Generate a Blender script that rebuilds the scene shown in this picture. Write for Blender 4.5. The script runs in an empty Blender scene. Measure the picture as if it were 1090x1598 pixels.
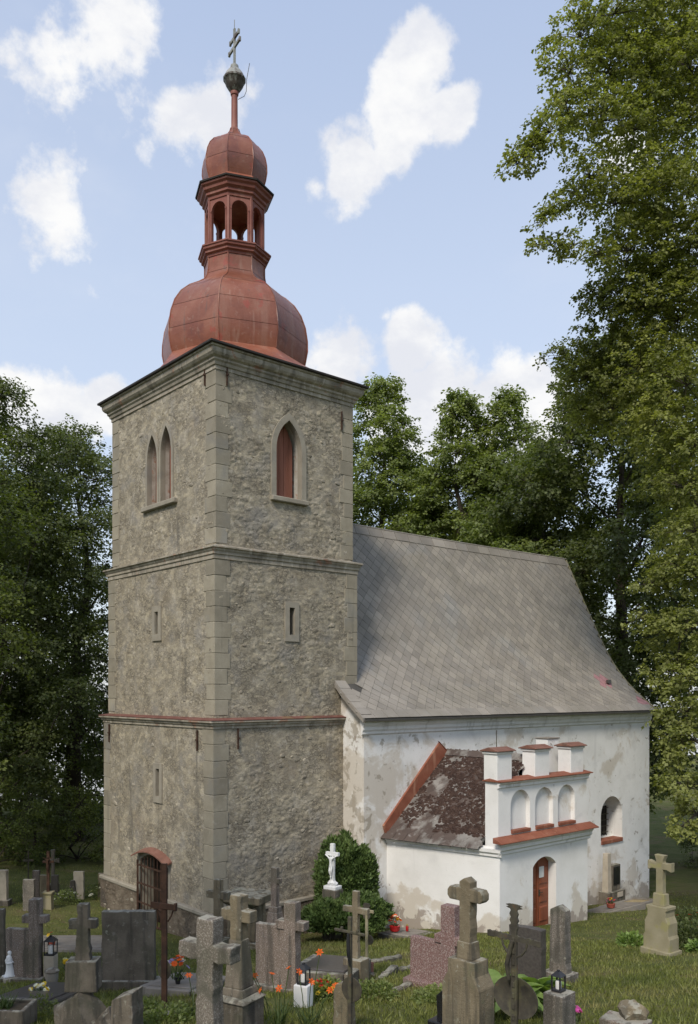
import bpy, bmesh, math, random
import numpy as np
from mathutils import Vector, Matrix
R = math.radians
scene = bpy.context.scene

# ------------------------------------------------------------------ camera, sky, sun, exposure
cam_data = bpy.data.cameras.new('camera'); cam = bpy.data.objects.new('camera', cam_data)
scene.collection.objects.link(cam); scene.camera = cam
cam.location = (-12.0, -19.23, 6.9); cam.rotation_euler = (R(90), 0, R(-40.8))
cam_data.sensor_width = 36; cam_data.lens = 30.41; cam_data.shift_y = 0.174
cam_data.clip_start = 0.1; cam_data.clip_end = 3000
SUN_EL, SUN_AZ = 46.0, 208.0            # azimuth of the sun in the church's axes, counter-clockwise from +x
SUN_STR, SKY_STR, EXPOSURE = 1.5, 0.10, 1.05
sun_data = bpy.data.lights.new('sun', 'SUN'); sun_data.energy = SUN_STR; sun_data.angle = R(12)
sun_data.color = (1.0, 0.92, 0.80)
sun = bpy.data.objects.new('sun', sun_data); scene.collection.objects.link(sun)
sd = Vector((math.cos(R(SUN_EL))*math.cos(R(SUN_AZ)), math.cos(R(SUN_EL))*math.sin(R(SUN_AZ)), math.sin(R(SUN_EL))))
sun.rotation_euler = sd.to_track_quat('Z', 'Y').to_euler()
scene.view_settings.view_transform = 'Standard'; scene.view_settings.look = 'None'
scene.view_settings.exposure = EXPOSURE; scene.view_settings.gamma = 1.0
scene.view_settings.use_curve_mapping = False
scene.render.engine = 'CYCLES'
scene.cycles.max_bounces = 6; scene.cycles.diffuse_bounces = 3; scene.cycles.glossy_bounces = 2
scene.cycles.transmission_bounces = 4; scene.cycles.transparent_max_bounces = 6
scene.cycles.use_denoising = True

class NT:
    def __init__(s, tree): s.t = tree
    def n(s, typ, **kw):
        nd = s.t.nodes.new(typ)
        for k, val in kw.items():
            if hasattr(nd, k) and not k[0].isupper(): setattr(nd, k, val)
            else: s.set(nd.inputs[k.replace('_', ' ')], val)
        return nd
    def set(s, sock, val):
        if isinstance(val, bpy.types.NodeSocket): s.t.links.new(val, sock)
        elif isinstance(val, (tuple, list)) and sock.type == 'RGBA' and len(val) == 3: sock.default_value = (*val, 1)
        else: sock.default_value = val
    def pos(s): return s.n('ShaderNodeNewGeometry').outputs['Position']
    def noise(s, vec, scale=4., detail=5., rough=.55, dist=0.):
        return s.n('ShaderNodeTexNoise', Vector=vec, Scale=scale, Detail=detail, Roughness=rough, Distortion=dist).outputs[0]
    def scl(s, vec, xyz):
        nd = s.n('ShaderNodeVectorMath', operation='MULTIPLY'); s.set(nd.inputs[0], vec); s.set(nd.inputs[1], xyz); return nd.outputs[0]
    def math(s, op, a, b=0., c=0., clamp=False):
        nd = s.n('ShaderNodeMath', operation=op, use_clamp=clamp)
        for i, x in enumerate((a, b, c)): s.set(nd.inputs[i], x)
        return nd.outputs[0]
    def mr(s, val, a, b, lo=0., hi=1., smooth=True):
        nd = s.n('ShaderNodeMapRange', interpolation_type='SMOOTHSTEP' if smooth else 'LINEAR')
        for i, x in enumerate((val, a, b, lo, hi)): s.set(nd.inputs[i], x)
        return nd.outputs[0]
    def mix(s, f, a, b, blend='MIX'):
        nd = s.n('ShaderNodeMix', data_type='RGBA', blend_type=blend, clamp_factor=True)
        s.set(nd.inputs[0], f); s.set(nd.inputs[6], a); s.set(nd.inputs[7], b); return nd.outputs[2]
    def ramp(s, f, stops):
        nd = s.n('ShaderNodeValToRGB'); s.set(nd.inputs[0], f); el = nd.color_ramp.elements
        while len(el) < len(stops): el.new(.5)
        for e, (p, c) in zip(el, stops): e.position = p; e.color = (*c, 1)
        return nd.outputs[0]

# world: hazy blue sky with white cumulus clouds
world = bpy.data.worlds.new('World'); scene.world = world; world.use_nodes = True
wt = world.node_tree; wt.nodes.clear(); w = NT(wt)
sky = w.n('ShaderNodeTexSky', sky_type='NISHITA', sun_disc=False)
sky.sun_elevation = R(SUN_EL); sky.sun_rotation = R(90 - SUN_AZ)
sky.air_density = 1.0; sky.dust_density = 1.5; sky.ozone_density = 1.6; sky.altitude = 300
dirv = w.n('ShaderNodeTexCoord').outputs['Generated']
nz = w.n('ShaderNodeTexNoise', Vector=dirv, Scale=13.0, Detail=9.0, Roughness=.6)
wob = w.noise(dirv, 3.0, 6, .55)
# (dx, dy, dz, radius, weight): where each cloud stands in the sky
CLOUDS = []
CLOUDS = [(0.577, 0.568, 0.587, 0.039, 1.20), (0.587, 0.590, 0.555, 0.038, 1.20), (0.616, 0.563, 0.552, 0.032, 1.15), (0.584, 0.613, 0.532, 0.026, 1.00), (0.559, 0.648, 0.517, 0.039, 1.10), (0.541, 0.651, 0.532, 0.021, 0.90), (0.540, 0.674, 0.504, 0.018, 0.80), (0.340, 0.732, 0.590, 0.075, 0.62), (0.318, 0.772, 0.550, 0.070, 0.62), (0.317, 0.825, 0.467, 0.086, 0.62), (0.339, 0.802, 0.492, 0.055, 0.60), (0.323, 0.848, 0.421, 0.032, 0.50), (0.436, 0.716, 0.546, 0.049, 0.90), (0.431, 0.737, 0.521, 0.025, 0.60), (0.462, 0.685, 0.563, 0.027, 0.45), (0.395, 0.760, 0.517, 0.019, 0.45), (0.603, 0.714, 0.356, 0.048, 1.15), (0.658, 0.657, 0.369, 0.036, 1.15), (0.682, 0.647, 0.343, 0.024, 0.90), (0.687, 0.662, 0.300, 0.063, 1.25), (0.732, 0.613, 0.298, 0.073, 1.30), (0.756, 0.571, 0.320, 0.043, 1.20), (0.662, 0.696, 0.279, 0.050, 1.10), (0.760, 0.587, 0.277, 0.066, 1.25), (0.689, 0.644, 0.331, 0.029, 1.00), (0.565, 0.722, 0.398, 0.020, 0.50), (0.628, 0.670, 0.396, 0.012, 0.50), (0.352, 0.890, 0.289, 0.057, 1.30), (0.319, 0.899, 0.301, 0.040, 1.10), (0.401, 0.864, 0.303, 0.034, 1.10), (0.736, 0.448, 0.508, 0.028, 1.00), (0.852, 0.459, 0.252, 0.047, 1.00), ]

acc = None
def vdist(c, sq):
    a = w.n('ShaderNodeVectorMath', operation='SUBTRACT'); w.set(a.inputs[0], dirv); w.set(a.inputs[1], c)
    b = w.n('ShaderNodeVectorMath', operation='MULTIPLY'); w.set(b.inputs[0], a.outputs[0]); b.inputs[1].default_value = (1, 1, sq)
    l = w.n('ShaderNodeVectorMath', operation='LENGTH'); w.set(l.inputs[0], b.outputs[0]); return l.outputs['Value']
for (cx, cy, cz, rad, wgt) in CLOUDS:
    m = w.mr(vdist((cx, cy, cz), 1.0), rad*1.5, rad*.1, 0.0, wgt, smooth=False)
    acc = m if acc is None else w.math('MAXIMUM', acc, m)
dens = w.math('ADD', acc if acc else 0.0, w.math('MULTIPLY', w.math('SUBTRACT', nz.outputs[0], .5), 2.0))
cl = w.mr(dens, .40, .74)
gen = w.mr(w.noise(dirv, 4.2, 8, .58), .60, .78, 0, .40)      # thin drifting cloud over the whole sky
veil = w.mr(w.noise(w.scl(dirv, (1, 1, 2.0)), 2.2, 6, .6), .42, .85, 0.0, .35)
clf = w.math('MAXIMUM', w.math('MAXIMUM', cl, gen), veil)
elev = w.n('ShaderNodeSeparateXYZ', Vector=dirv).outputs[2]
haze_c = w.ramp(elev, [(0.0, (4.0, 4.1, 4.3)), (.20, (3.55, 3.9, 4.45)), (.42, (3.3, 3.72, 4.5)), (.75, (2.4, 2.95, 4.15))])
skyc = w.mix(.72, sky.outputs[0], haze_c)
nz2 = w.noise(w.scl(dirv, (1, 1, 1.6)), 8.0, 7, .6)
shade = w.mix(w.mr(nz2, .36, .60), (3.85, 3.95, 4.25), (4.75, 4.75, 4.75))
col = w.mix(clf, skyc, shade)
bg = w.n('ShaderNodeBackground', Color=col, Strength=SKY_STR)
wo = w.n('ShaderNodeOutputWorld'); wt.links.new(bg.outputs[0], wo.inputs[0])

# ------------------------------------------------------------------ helpers
COL = scene.collection
RNG = np.random.default_rng(7); random.seed(7)
def sm(t, k): return k*np.log1p(np.exp(np.clip(t/k, -50, 50)))
def gz(x, y):
    """height of the churchyard: a slope that falls to the north and east"""
    x = np.asarray(x, float); y = np.asarray(y, float)
    sy = y - sm(y-1.6, .8) + sm(-24-y, 2); sx = x - sm(x-22, 2) + sm(-16-x, 2)
    near = np.clip(1-np.hypot(x-4, y+2)/60, 0, 1)
    return .38 - .1*sx - .16*sy + (fbm2(x*.35, y*.35, 4, 3)-.5)*.14*near + (fbm2(x*1.6, y*1.6, 2, 8)-.5)*.04*near
def G(x, y): return float(gz(x, y))
def hsh(i, j, k=0, s=0):
    n = (i.astype(np.int64)*374761393 + j.astype(np.int64)*668265263 + np.int64(k if np.isscalar(k) else 0)*2147483647
         + (0 if np.isscalar(k) else k.astype(np.int64)*1274126177) + s*144665) & 0xffffffff
    n = ((n ^ (n >> 13))*1274126177) & 0xffffffff
    n = ((n ^ (n >> 16))*2246822519) & 0xffffffff
    return ((n ^ (n >> 15)) & 0xffffff)/float(0xffffff)
def vn2(x, y, s=0):
    i = np.floor(x); j = np.floor(y); fx = x-i; fy = y-j; fx = fx*fx*(3-2*fx); fy = fy*fy*(3-2*fy)
    i = i.astype(np.int64); j = j.astype(np.int64)
    return (hsh(i, j, 0, s)*(1-fx)+hsh(i+1, j, 0, s)*fx)*(1-fy)+(hsh(i, j+1, 0, s)*(1-fx)+hsh(i+1, j+1, 0, s)*fx)*fy
def fbm2(x, y, o=4, s=0):
    a, t, r = 1., 0., 0.
    for q in range(o): r = r + a*vn2(x, y, s+q); t += a; a *= .5; x = x*2.03+3.1; y = y*2.03+1.7
    return r/t
def worley(x, y, s=0):
    """distance to nearest and second nearest point, id of the nearest"""
    i = np.floor(x).astype(np.int64); j = np.floor(y).astype(np.int64)
    f1 = np.full(x.shape, 9.); f2 = f1.copy(); idn = np.zeros(x.shape)
    for a in (-1, 0, 1):
        for b in (-1, 0, 1):
            px = i+a+hsh(i+a, j+b, 0, s); py = j+b+hsh(i+a, j+b, 0, s+5); d = np.hypot(px-x, py-y)
            h = hsh(i+a, j+b, 0, s+9); nearer = d < f1
            f2 = np.where(nearer, f1, np.minimum(f2, d)); idn = np.where(nearer, h, idn); f1 = np.where(nearer, d, f1)
    return f1, f2, idn

def finish(me, mat, smooth=None):
    if isinstance(mat, str): mat = M[mat]
    if isinstance(mat, (list, tuple)):
        for m_ in mat: me.materials.append(M[m_] if isinstance(m_, str) else m_)
    elif mat: me.materials.append(mat)
    if smooth is not None:
        me.shade_smooth(); me.set_sharp_from_angle(angle=R(smooth))
def link(name, me, parent=None, loc=None, rz=None):
    o = bpy.data.objects.new(name, me); COL.objects.link(o)
    if parent is not None: o.parent = parent
    if loc is not None: o.location = loc
    if rz is not None: o.rotation_euler = (0, 0, rz)
    return o
def npmesh(name, V, Q, mat, k=4, smooth=None):
    """fast mesh from arrays: V (n,3), Q (m,k)"""
    me = bpy.data.meshes.new(name); V = np.asarray(V, np.float32); Q = np.asarray(Q, np.int32)
    me.vertices.add(len(V)); me.vertices.foreach_set('co', V.ravel())
    me.loops.add(Q.size); me.loops.foreach_set('vertex_index', Q.ravel())
    me.polygons.add(len(Q)); me.polygons.foreach_set('loop_start', np.arange(0, Q.size, k, dtype=np.int32))
    me.update(calc_edges=True); me.validate(); finish(me, mat, smooth); return me
class MB:
    def __init__(s): s.v = []; s.f = []; s.m = []
    def add(s, vs, fs, m=0):
        b = len(s.v); s.v += [tuple(p) for p in vs]; s.f += [tuple(b+i for i in f) for f in fs]; s.m += [m]*len(fs); return s
    def box(s, c, d, rz=0, m=0):
        x, y, z = d[0]/2, d[1]/2, d[2]/2; ca, sa = math.cos(rz), math.sin(rz)
        vs = [(c[0]+a*x*ca-b*y*sa, c[1]+a*x*sa+b*y*ca, c[2]+e*z) for e in (-1, 1) for (a, b) in ((-1, -1), (1, -1), (1, 1), (-1, 1))]
        return s.add(vs, [(3, 2, 1, 0), (4, 5, 6, 7), (0, 1, 5, 4), (1, 2, 6, 5), (2, 3, 7, 6), (3, 0, 4, 7)], m)
    def b2(s, x0, y0, z0, x1, y1, z1, m=0): return s.box(((x0+x1)/2, (y0+y1)/2, (z0+z1)/2), (x1-x0, y1-y0, z1-z0), 0, m)
    def frustum(s, z0, z1, a, b, m=0):
        """a, b: (hx, hy) half sizes at the bottom and the top"""
        vs = [(i*a[0], j*a[1], z0) for i, j in ((-1, -1), (1, -1), (1, 1), (-1, 1))]+[(i*b[0], j*b[1], z1) for i, j in ((-1, -1), (1, -1), (1, 1), (-1, 1))]
        return s.add(vs, [(3, 2, 1, 0), (4, 5, 6, 7), (0, 1, 5, 4), (1, 2, 6, 5), (2, 3, 7, 6), (3, 0, 4, 7)], m)
    def prism(s, poly, y0, y1, m=0, fn=None):
        """outline in x,z (counter-clockwise seen from -y) pushed from y0 to y1"""
        n = len(poly); vs = [(p[0], y0, p[1]) for p in poly]+[(p[0], y1, p[1]) for p in poly]
        if fn: vs = [fn(*p) for p in vs]
        fs = [tuple(range(n)), tuple(range(2*n-1, n-1, -1))]+[((i+1) % n, i, n+i, n+(i+1) % n) for i in range(n)]
        return s.add(vs, fs, m)
    def tube(s, pts, rad, n=7, m=0, cap=True):
        pts = [Vector(p) for p in pts]; rad = rad if isinstance(rad, (list, tuple)) else [rad]*len(pts); b = len(s.v)
        up = Vector((0.13, .21, 1)).normalized()
        for i, p in enumerate(pts):
            t = (pts[min(i+1, len(pts)-1)]-pts[max(i-1, 0)]).normalized(); a = t.cross(up)
            if a.length < .05: a = t.cross(Vector((1, .2, 0)))
            a.normalize(); c = t.cross(a)
            for k in range(n):
                q = 2*math.pi*k/n; d = p+(a*math.cos(q)+c*math.sin(q))*rad[i]; s.v.append((d.x, d.y, d.z))
        for i in range(len(pts)-1):
            for k in range(n):
                s.f.append((b+i*n+k, b+i*n+(k+1) % n, b+(i+1)*n+(k+1) % n, b+(i+1)*n+k)); s.m.append(m)
        if cap:
            s.f.append(tuple(b+k for k in range(n))[::-1]); s.f.append(tuple(b+(len(pts)-1)*n+k for k in range(n))); s.m += [m, m]
        return s
    def lathe(s, prof, n=16, c=(0, 0), a0=0., m=0, cap=True):
        b = len(s.v)
        for r, z in prof:
            for k in range(n):
                q = a0+2*math.pi*k/n; s.v.append((c[0]+r*math.cos(q), c[1]+r*math.sin(q), z))
        for i in range(len(prof)-1):
            for k in range(n):
                s.f.append((b+i*n+k, b+i*n+(k+1) % n, b+(i+1)*n+(k+1) % n, b+(i+1)*n+k)); s.m.append(m)
        if cap:
            s.f.append(tuple(b+k for k in range(n))[::-1]); s.f.append(tuple(b+(len(prof)-1)*n+k for k in range(n))); s.m += [m, m]
        return s
    def sweep(s, x0, y0, x1, y1, prof, m=0):
        """moulding: profile (out, z) carried round a rectangle"""
        b = len(s.v)
        for o, z in prof: s.v += [(x0-o, y0-o, z), (x1+o, y0-o, z), (x1+o, y1+o, z), (x0-o, y1+o, z)]
        for i in range(len(prof)-1):
            for k in range(4): s.f.append((b+i*4+k, b+i*4+(k+1) % 4, b+(i+1)*4+(k+1) % 4, b+(i+1)*4+k)); s.m.append(m)
        return s
    def mesh(s, name, mat, bevel=0, seg=1, smooth=None, jit=0, weld=False):
        me = bpy.data.meshes.new(name)
        vs = s.v
        if jit: vs = [(x+random.uniform(-jit, jit), y+random.uniform(-jit, jit), z+random.uniform(-jit, jit)) for x, y, z in vs]
        me.from_pydata(vs, [], s.f); me.polygons.foreach_set('material_index', s.m)
        if bevel or weld:
            bm = bmesh.new(); bm.from_mesh(me)
            if weld: bmesh.ops.remove_doubles(bm, verts=bm.verts, dist=1e-4)
            bm.normal_update()
            es = [e for e in bm.edges if len(e.link_faces) == 2 and e.calc_face_angle(0) > .45]
            if bevel: bmesh.ops.bevel(bm, geom=es, offset=bevel, segments=seg, profile=.6, affect='EDGES', clamp_overlap=True)
            bm.to_mesh(me); bm.free()
        me.update(); finish(me, mat, smooth); return me
    def build(s, name, mat, parent=None, loc=None, rz=None, **kw): return link(name, s.mesh(name, mat, **kw), parent, loc, rz)
def tag(o, label=None, cat=None, group=None, kind=None):
    if label: o['label'] = label
    if cat: o['category'] = cat
    if group: o['group'] = group
    if kind: o['kind'] = kind
    return o
def thing(name, label, cat, loc=(0, 0, 0), rz=0, group=None):
    o = bpy.data.objects.new(name, None); COL.objects.link(o); o.location = loc; o.rotation_euler = (0, 0, rz)
    o.empty_display_size = .2
    return tag(o, label, cat, group)
def ragged(poly, step=.09, j=.004):
    j = j*1.7
    """an outline with worn, slightly uneven edges"""
    out = []; n = len(poly)
    for i in range(n):
        a, b = poly[i], poly[(i+1) % n]; L = math.hypot(b[0]-a[0], b[1]-a[1]); k = max(1, int(L/step))
        for q in range(k):
            t = q/k; jj = j if q else j*.6
            out.append((a[0]+(b[0]-a[0])*t+random.uniform(-jj, jj), a[1]+(b[1]-a[1])*t+random.uniform(-jj, jj)))
    return out
def fast(root, ang):  # rotation about z as a vector
    return Vector((math.cos(ang), math.sin(ang), 0))
# ------------------------------------------------------------------ materials (all procedural)
M = {}
def PM(name, ramp, scale=3., detail=6., rough=.88, bump=.25, bscale=18., bdist=.02, layers=(), rnd=0., isl=0., metal=0., spec=.3, vscale=None, dist=0., transl=0., bfine=0.):
    mt = bpy.data.materials.new(name); mt.use_nodes = True; t = mt.node_tree; t.nodes.clear(); n = NT(t)
    p = n.pos(); v = n.scl(p, vscale) if vscale else p
    f = n.noise(v, scale, detail, .6, dist)
    k = len(ramp); c = n.ramp(f, [(.28+.44*i/max(1, k-1), q) for i, q in enumerate(ramp)])
    for L in layers:
        kind, sc, lo, hi, colr, amt = L[:6]
        if kind == 'noise': q = n.noise(n.scl(p, (1, 1, 1)), sc, 6, .6, .3)
        elif kind == 'streak': q = n.noise(n.scl(p, (1, 1, .09)), sc, 4, .6)
        elif kind == 'speck': q = n.noise(p, sc, 2, .5)
        elif kind == 'vor':
            q = n.n('ShaderNodeTexVoronoi', Vector=p, Scale=sc).outputs['Distance']
        elif kind == 'cells':      # every stone its own tone, dark joints here and there
            vv = n.scl(p, (1, 1, 1.75)); wv = n.n('ShaderNodeVectorMath', operation='ADD'); n.set(wv.inputs[0], vv)
            nv = n.n('ShaderNodeTexNoise', Vector=p, Scale=6.0, Detail=3.0); n.set(wv.inputs[1], n.scl(nv.outputs['Color'], (.22, .22, .22)))
            cc = n.n('ShaderNodeTexVoronoi', Vector=wv.outputs[0], Scale=sc).outputs['Color']
            tone = n.n('ShaderNodeSeparateColor'); n.set(tone.inputs[0], cc)
            c = n.mix(amt, c, n.mix(1., c, n.ramp(tone.outputs[0], [(0, (.62, .61, .60)), (.45, (.95, .94, .92)), (.75, (1.12, 1.08, 1.0)), (1, (1.42, 1.38, 1.28))]), 'MULTIPLY'))
            ed = n.n('ShaderNodeTexVoronoi', Vector=wv.outputs[0], Scale=sc, feature='DISTANCE_TO_EDGE').outputs['Distance']
            jm = n.math('MULTIPLY', n.mr(ed, lo, hi, 1, 0), n.mr(n.noise(p, 1.7, 4, .6), .42, .60))
            c = n.mix(n.math('MULTIPLY', jm, .75), c, colr); continue
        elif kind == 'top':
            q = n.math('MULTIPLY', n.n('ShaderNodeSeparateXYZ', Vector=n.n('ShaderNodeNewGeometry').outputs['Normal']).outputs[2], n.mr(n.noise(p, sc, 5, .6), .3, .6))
        elif kind == 'height':     # worn patches that grow thicker below / above a height band
            zc = n.n('ShaderNodeSeparateXYZ', Vector=p).outputs[2]
            q = n.math('ADD', n.noise(p, sc, 7, .62, .4), n.mr(zc, L[6], L[7], L[8], 0))
        elif kind == 'xband':
            xc = n.n('ShaderNodeSeparateXYZ', Vector=p).outputs[0]
            q = n.math('ADD', n.noise(p, sc, 7, .62, .4), n.mr(xc, L[6], L[7], L[8], 0))
        c = n.mix(n.mr(q, lo, hi, 0, amt), c, colr)
    if rnd:
        r_ = n.n('ShaderNodeObjectInfo').outputs['Random']; c = n.mix(1., c, n.ramp(r_, [(0, (1-rnd,)*3), (1, (1+rnd, 1+rnd*.97, 1+rnd*.9))]), 'MULTIPLY')
    if isl:
        r_ = n.n('ShaderNodeNewGeometry').outputs['Random Per Island']; c = n.mix(1., c, n.ramp(r_, [(0, (1-isl,)*3), (1, (1+isl, 1+isl*.95, 1+isl*.7))]), 'MULTIPLY')
    b = n.n('ShaderNodeBsdfPrincipled', Base_Color=c, Roughness=rough, Metallic=metal)
    b.inputs['Specular IOR Level'].default_value = spec
    if bump:
        h = n.noise(v, bscale, 8, .62)
        if bfine: h = n.math('ADD', h, n.math('MULTIPLY', n.noise(v, bfine, 3, .6), .5))
        bp = n.n('ShaderNodeBump', Strength=bump, Distance=bdist, Height=h); t.links.new(bp.outputs[0], b.inputs['Normal'])
    out = n.n('ShaderNodeOutputMaterial'); sh = b.outputs[0]
    if transl:
        tr = n.n('ShaderNodeBsdfTranslucent', Color=n.mix(1., c, (1.5, 1.6, .6), 'MULTIPLY'))
        mx = n.n('ShaderNodeMixShader'); mx.inputs[0].default_value = transl; t.links.new(sh, mx.inputs[1]); t.links.new(tr.outputs[0], mx.inputs[2]); sh = mx.outputs[0]
    t.links.new(sh, out.inputs[0]); M[name] = mt; return mt

PM('rubble', [(.24, .212, .165), (.345, .312, .248), (.44, .40, .33)], 2.2, 8, .95, .6, 16, .025,
   [('cells', 6.2, .02, .09, (.12, .105, .082), .55), ('cells', 13., .02, .10, (.15, .13, .10), .4), ('noise', 1.1, .50, .72, (.225, .215, .20), .7), ('noise', 5.5, .56, .68, (.46, .42, .35), .6), ('noise', .55, .55, .7, (.24, .19, .13), .45), ('streak', 2.2, .60, .75, (.10, .095, .085), .5), ('speck', 45, .60, .70, (.07, .062, .05), .6)], bfine=60)
PM('stone_bit', [(.20, .178, .14), (.32, .285, .225), (.44, .395, .32)], 6, 6, .93, .7, 25, .03, [('noise', 1.1, .50, .72, (.22, .21, .19), .5), ('noise', 2.7, .62, .70, (.33, .26, .19), .5)], rnd=.25, bfine=80)
PM('stone_bits', [(.20, .178, .14), (.32, .285, .225), (.44, .395, .32)], 6, 6, .93, .7, 25, .03, [('noise', 1.1, .50, .72, (.21, .20, .185), .5), ('noise', 2.7, .62, .70, (.33, .26, .19), .5)], isl=.26, bfine=80)
PM('quoin', [(.235, .21, .16), (.30, .27, .21), (.35, .32, .25)], 1.6, 7, .9, .3, 30, .012,
   [('noise', .8, .52, .68, (.235, .228, .21), .7), ('streak', 3, .58, .72, (.14, .13, .11), .45), ('speck', 60, .64, .7, (.12, .11, .09), .5), ('noise', 4.5, .60, .70, (.40, .37, .30), .5)], rnd=.15)
PM('cornice', [(.25, .22, .172), (.34, .305, .245), (.44, .40, .33)], 2.5, 8, .9, .4, 30, .015,
   [('streak', 4, .52, .66, (.11, .095, .075), .6), ('streak', 7, .58, .66, (.55, .51, .44), .6), ('noise', 3, .60, .68, (.36, .16, .10), .6), ('noise', 1.4, .56, .66, (.16, .145, .12), .6)])
PM('surround', [(.245, .22, .175), (.30, .272, .22), (.345, .315, .255)], 2.5, 6, .9, .25, 40, .01, [('streak', 4, .58, .72, (.17, .155, .13), .5), ('noise', 1.1, .52, .7, (.21, .205, .195), .5)])
PM('reveal', [(.30, .26, .21), (.42, .39, .34), (.52, .50, .45)], 4, 7, .92, .6, 25, .02, [('noise', 5, .58, .66, (.36, .17, .10), .7)])
WHITE = [(.70, .69, .66), (.78, .77, .745), (.82, .81, .79)]
PM('limewash', WHITE, 1.2, 6, .9, .35, 9, .012,
   [('noise', 1.3, .54, .70, (.60, .59, .57), .6), ('streak', 2.0, .58, .75, (.50, .49, .47), .45),
    ('xband', .8, .56, .66, (.52, .46, .375), .7, 3.5, 8.0, .17), ('xband', 2.6, .62, .68, (.30, .26, .20), .7, 3.8, 7.0, .10),
    ('height', 1.0, .60, .70, (.52, .455, .37), .65, -1.0, 1.2, .20), ('height', 2.3, .64, .70, (.33, .28, .235), .8, -1.4, .3, .24),
    ('speck', 30, .66, .72, (.38, .36, .32), .5)], bfine=40)
PM('porch_wash', WHITE, 1.0, 6, .9, .3, 9, .012,
   [('noise', 1.5, .56, .70, (.63, .625, .61), .55), ('streak', 2.2, .6, .75, (.55, .54, .52), .35),
    ('height', .85, .60, .69, (.54, .48, .39), .75, .35, 1.7, .24), ('height', 2.2, .66, .72, (.32, .27, .23), .85, .1, 1.1, .26),
    ('speck', 34, .68, .72, (.45, .43, .40), .4)], bfine=40)
PM('white_trim', [(.66, .655, .63), (.76, .75, .73), (.80, .79, .77)], 2, 6, .88, .25, 20, .008, [('streak', 3, .55, .7, (.46, .45, .42), .6), ('noise', 3, .6, .7, (.5, .47, .41), .5)])
PM('slate', [(.245, .22, .188), (.287, .26, .225), (.33, .30, .262)], 1.2, 6, .62, .3, 30, .008,
   [('noise', .55, .48, .70, (.205, .188, .155), .6), ('noise', .35, .58, .72, (.27, .27, .265), .6), ('streak', 1.5, .55, .72, (.27, .255, .23), .5), ('speck', 25, .62, .7, (.14, .13, .10), .4)], rnd=.14, spec=.4)
PM('slates', [(.245, .22, .188), (.287, .26, .225), (.33, .30, .262)], 1.2, 6, .62, .3, 30, .008,
   [('noise', .55, .48, .70, (.205, .188, .155), .6), ('noise', .35, .58, .72, (.27, .27, .265), .6), ('streak', 1.5, .55, .72, (.27, .255, .23), .5), ('speck', 25, .62, .7, (.14, .13, .10), .4)], isl=.14, spec=.4)
PM('slate_pink', [(.34, .17, .18), (.42, .24, .24)], 4, 4, .7, .2, 20, .008)
PM('roof_deck', [(.06, .058, .052), (.09, .085, .078)], 3, 4, .9, .2)
PM('mossy_slate', [(.17, .158, .142), (.215, .20, .182), (.255, .24, .22)], 2, 6, .8, .4, 25, .012, [('noise', 1.6, .40, .55, (.075, .052, .043), .9), ('noise', 5, .6, .7, (.34, .33, .31), .5)], rnd=.14)
PM('moss', [(.035, .022, .018), (.06, .036, .028), (.10, .065, .05)], 7, 6, .98, .9, 40, .03)
PM('red_metal', [(.16, .050, .028), (.22, .076, .043), (.265, .11, .068)], 1.4, 7, .42, .5, 3.5, .03,
   [('streak', 2.5, .50, .66, (.26, .125, .085), .6), ('noise', .9, .55, .7, (.125, .035, .026), .6), ('noise', 5, .6, .68, (.30, .17, .125), .45), ('streak', 5, .60, .70, (.11, .065, .05), .6), ('streak', 3.4, .60, .72, (.33, .20, .15), .5), ('noise', 2.2, .60, .66, (.30, .055, .035), .6)], rnd=.24, spec=.5)
PM('red_trim', [(.17, .055, .040), (.225, .078, .057), (.27, .11, .082)], 2.5, 7, .6, .25, 25, .008, [('streak', 4, .55, .7, (.36, .2, .15), .5), ('noise', 4, .6, .7, (.16, .06, .045), .6)], spec=.4)
PM('black_edge', [(.025, .022, .02), (.045, .038, .034)], 4, 4, .7, .2)
PM('dark_inside', [(.012, .010, .009), (.025, .02, .018)], 4, 3, .95, 0)  # near-black colour stands in for the shade inside openings
PM('red_tile', [(.185, .062, .036), (.24, .085, .05), (.285, .12, .075)], 3, 6, .75, .3, 20, .01, [('noise', 4, .58, .7, (.22, .09, .05), .5), ('streak', 5, .6, .7, (.46, .26, .17), .5)], rnd=.08)
PM('cap_tile', [(.15, .072, .052), (.20, .095, .068), (.24, .13, .098)], 4, 6, .8, .35, 20, .01, [('noise', 5, .56, .68, (.13, .085, .065), .7)], rnd=.1)
PM('door_wood', [(.155, .040, .018), (.215, .062, .027), (.26, .085, .04)], 3, 6, .5, .25, 20, .006, [('streak', 6, .5, .68, (.13, .035, .02), .6)], vscale=(1, 1, .15), spec=.4)
PM('shutter_wood', [(.19, .07, .045), (.25, .10, .065), (.29, .13, .09)], 6, 6, .75, .3, 30, .006, vscale=(1, 1, .08), rnd=.12)
PM('rust', [(.03, .018, .013), (.06, .032, .021), (.10, .052, .032)], 6, 7, .9, .5, 50, .006, [('noise', 9, .58, .68, (.035, .025, .022), .7)])
PM('iron', [(.030, .027, .022), (.055, .048, .035), (.085, .078, .05)], 8, 6, .75, .4, 50, .005, [('noise', 5, .52, .66, (.10, .095, .05), .7), ('noise', 8, .6, .7, (.12, .055, .03), .6)], spec=.4)
PM('black_metal', [(.014, .014, .016), (.024, .024, .026)], 8, 3, .4, .1, 40, .004, spec=.5)
PM('verdigris', [(.20, .215, .20), (.29, .30, .285), (.34, .32, .29)], 6, 6, .7, .3, 30, .006, [('noise', 4, .48, .62, (.09, .055, .042), .85)])
PM('ball_dark', [(.045, .035, .03), (.09, .075, .065), (.16, .15, .135)], 6, 6, .7, .3, 30, .006, [('streak', 9, .5, .6, (.30, .31, .29), .7)])
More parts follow.
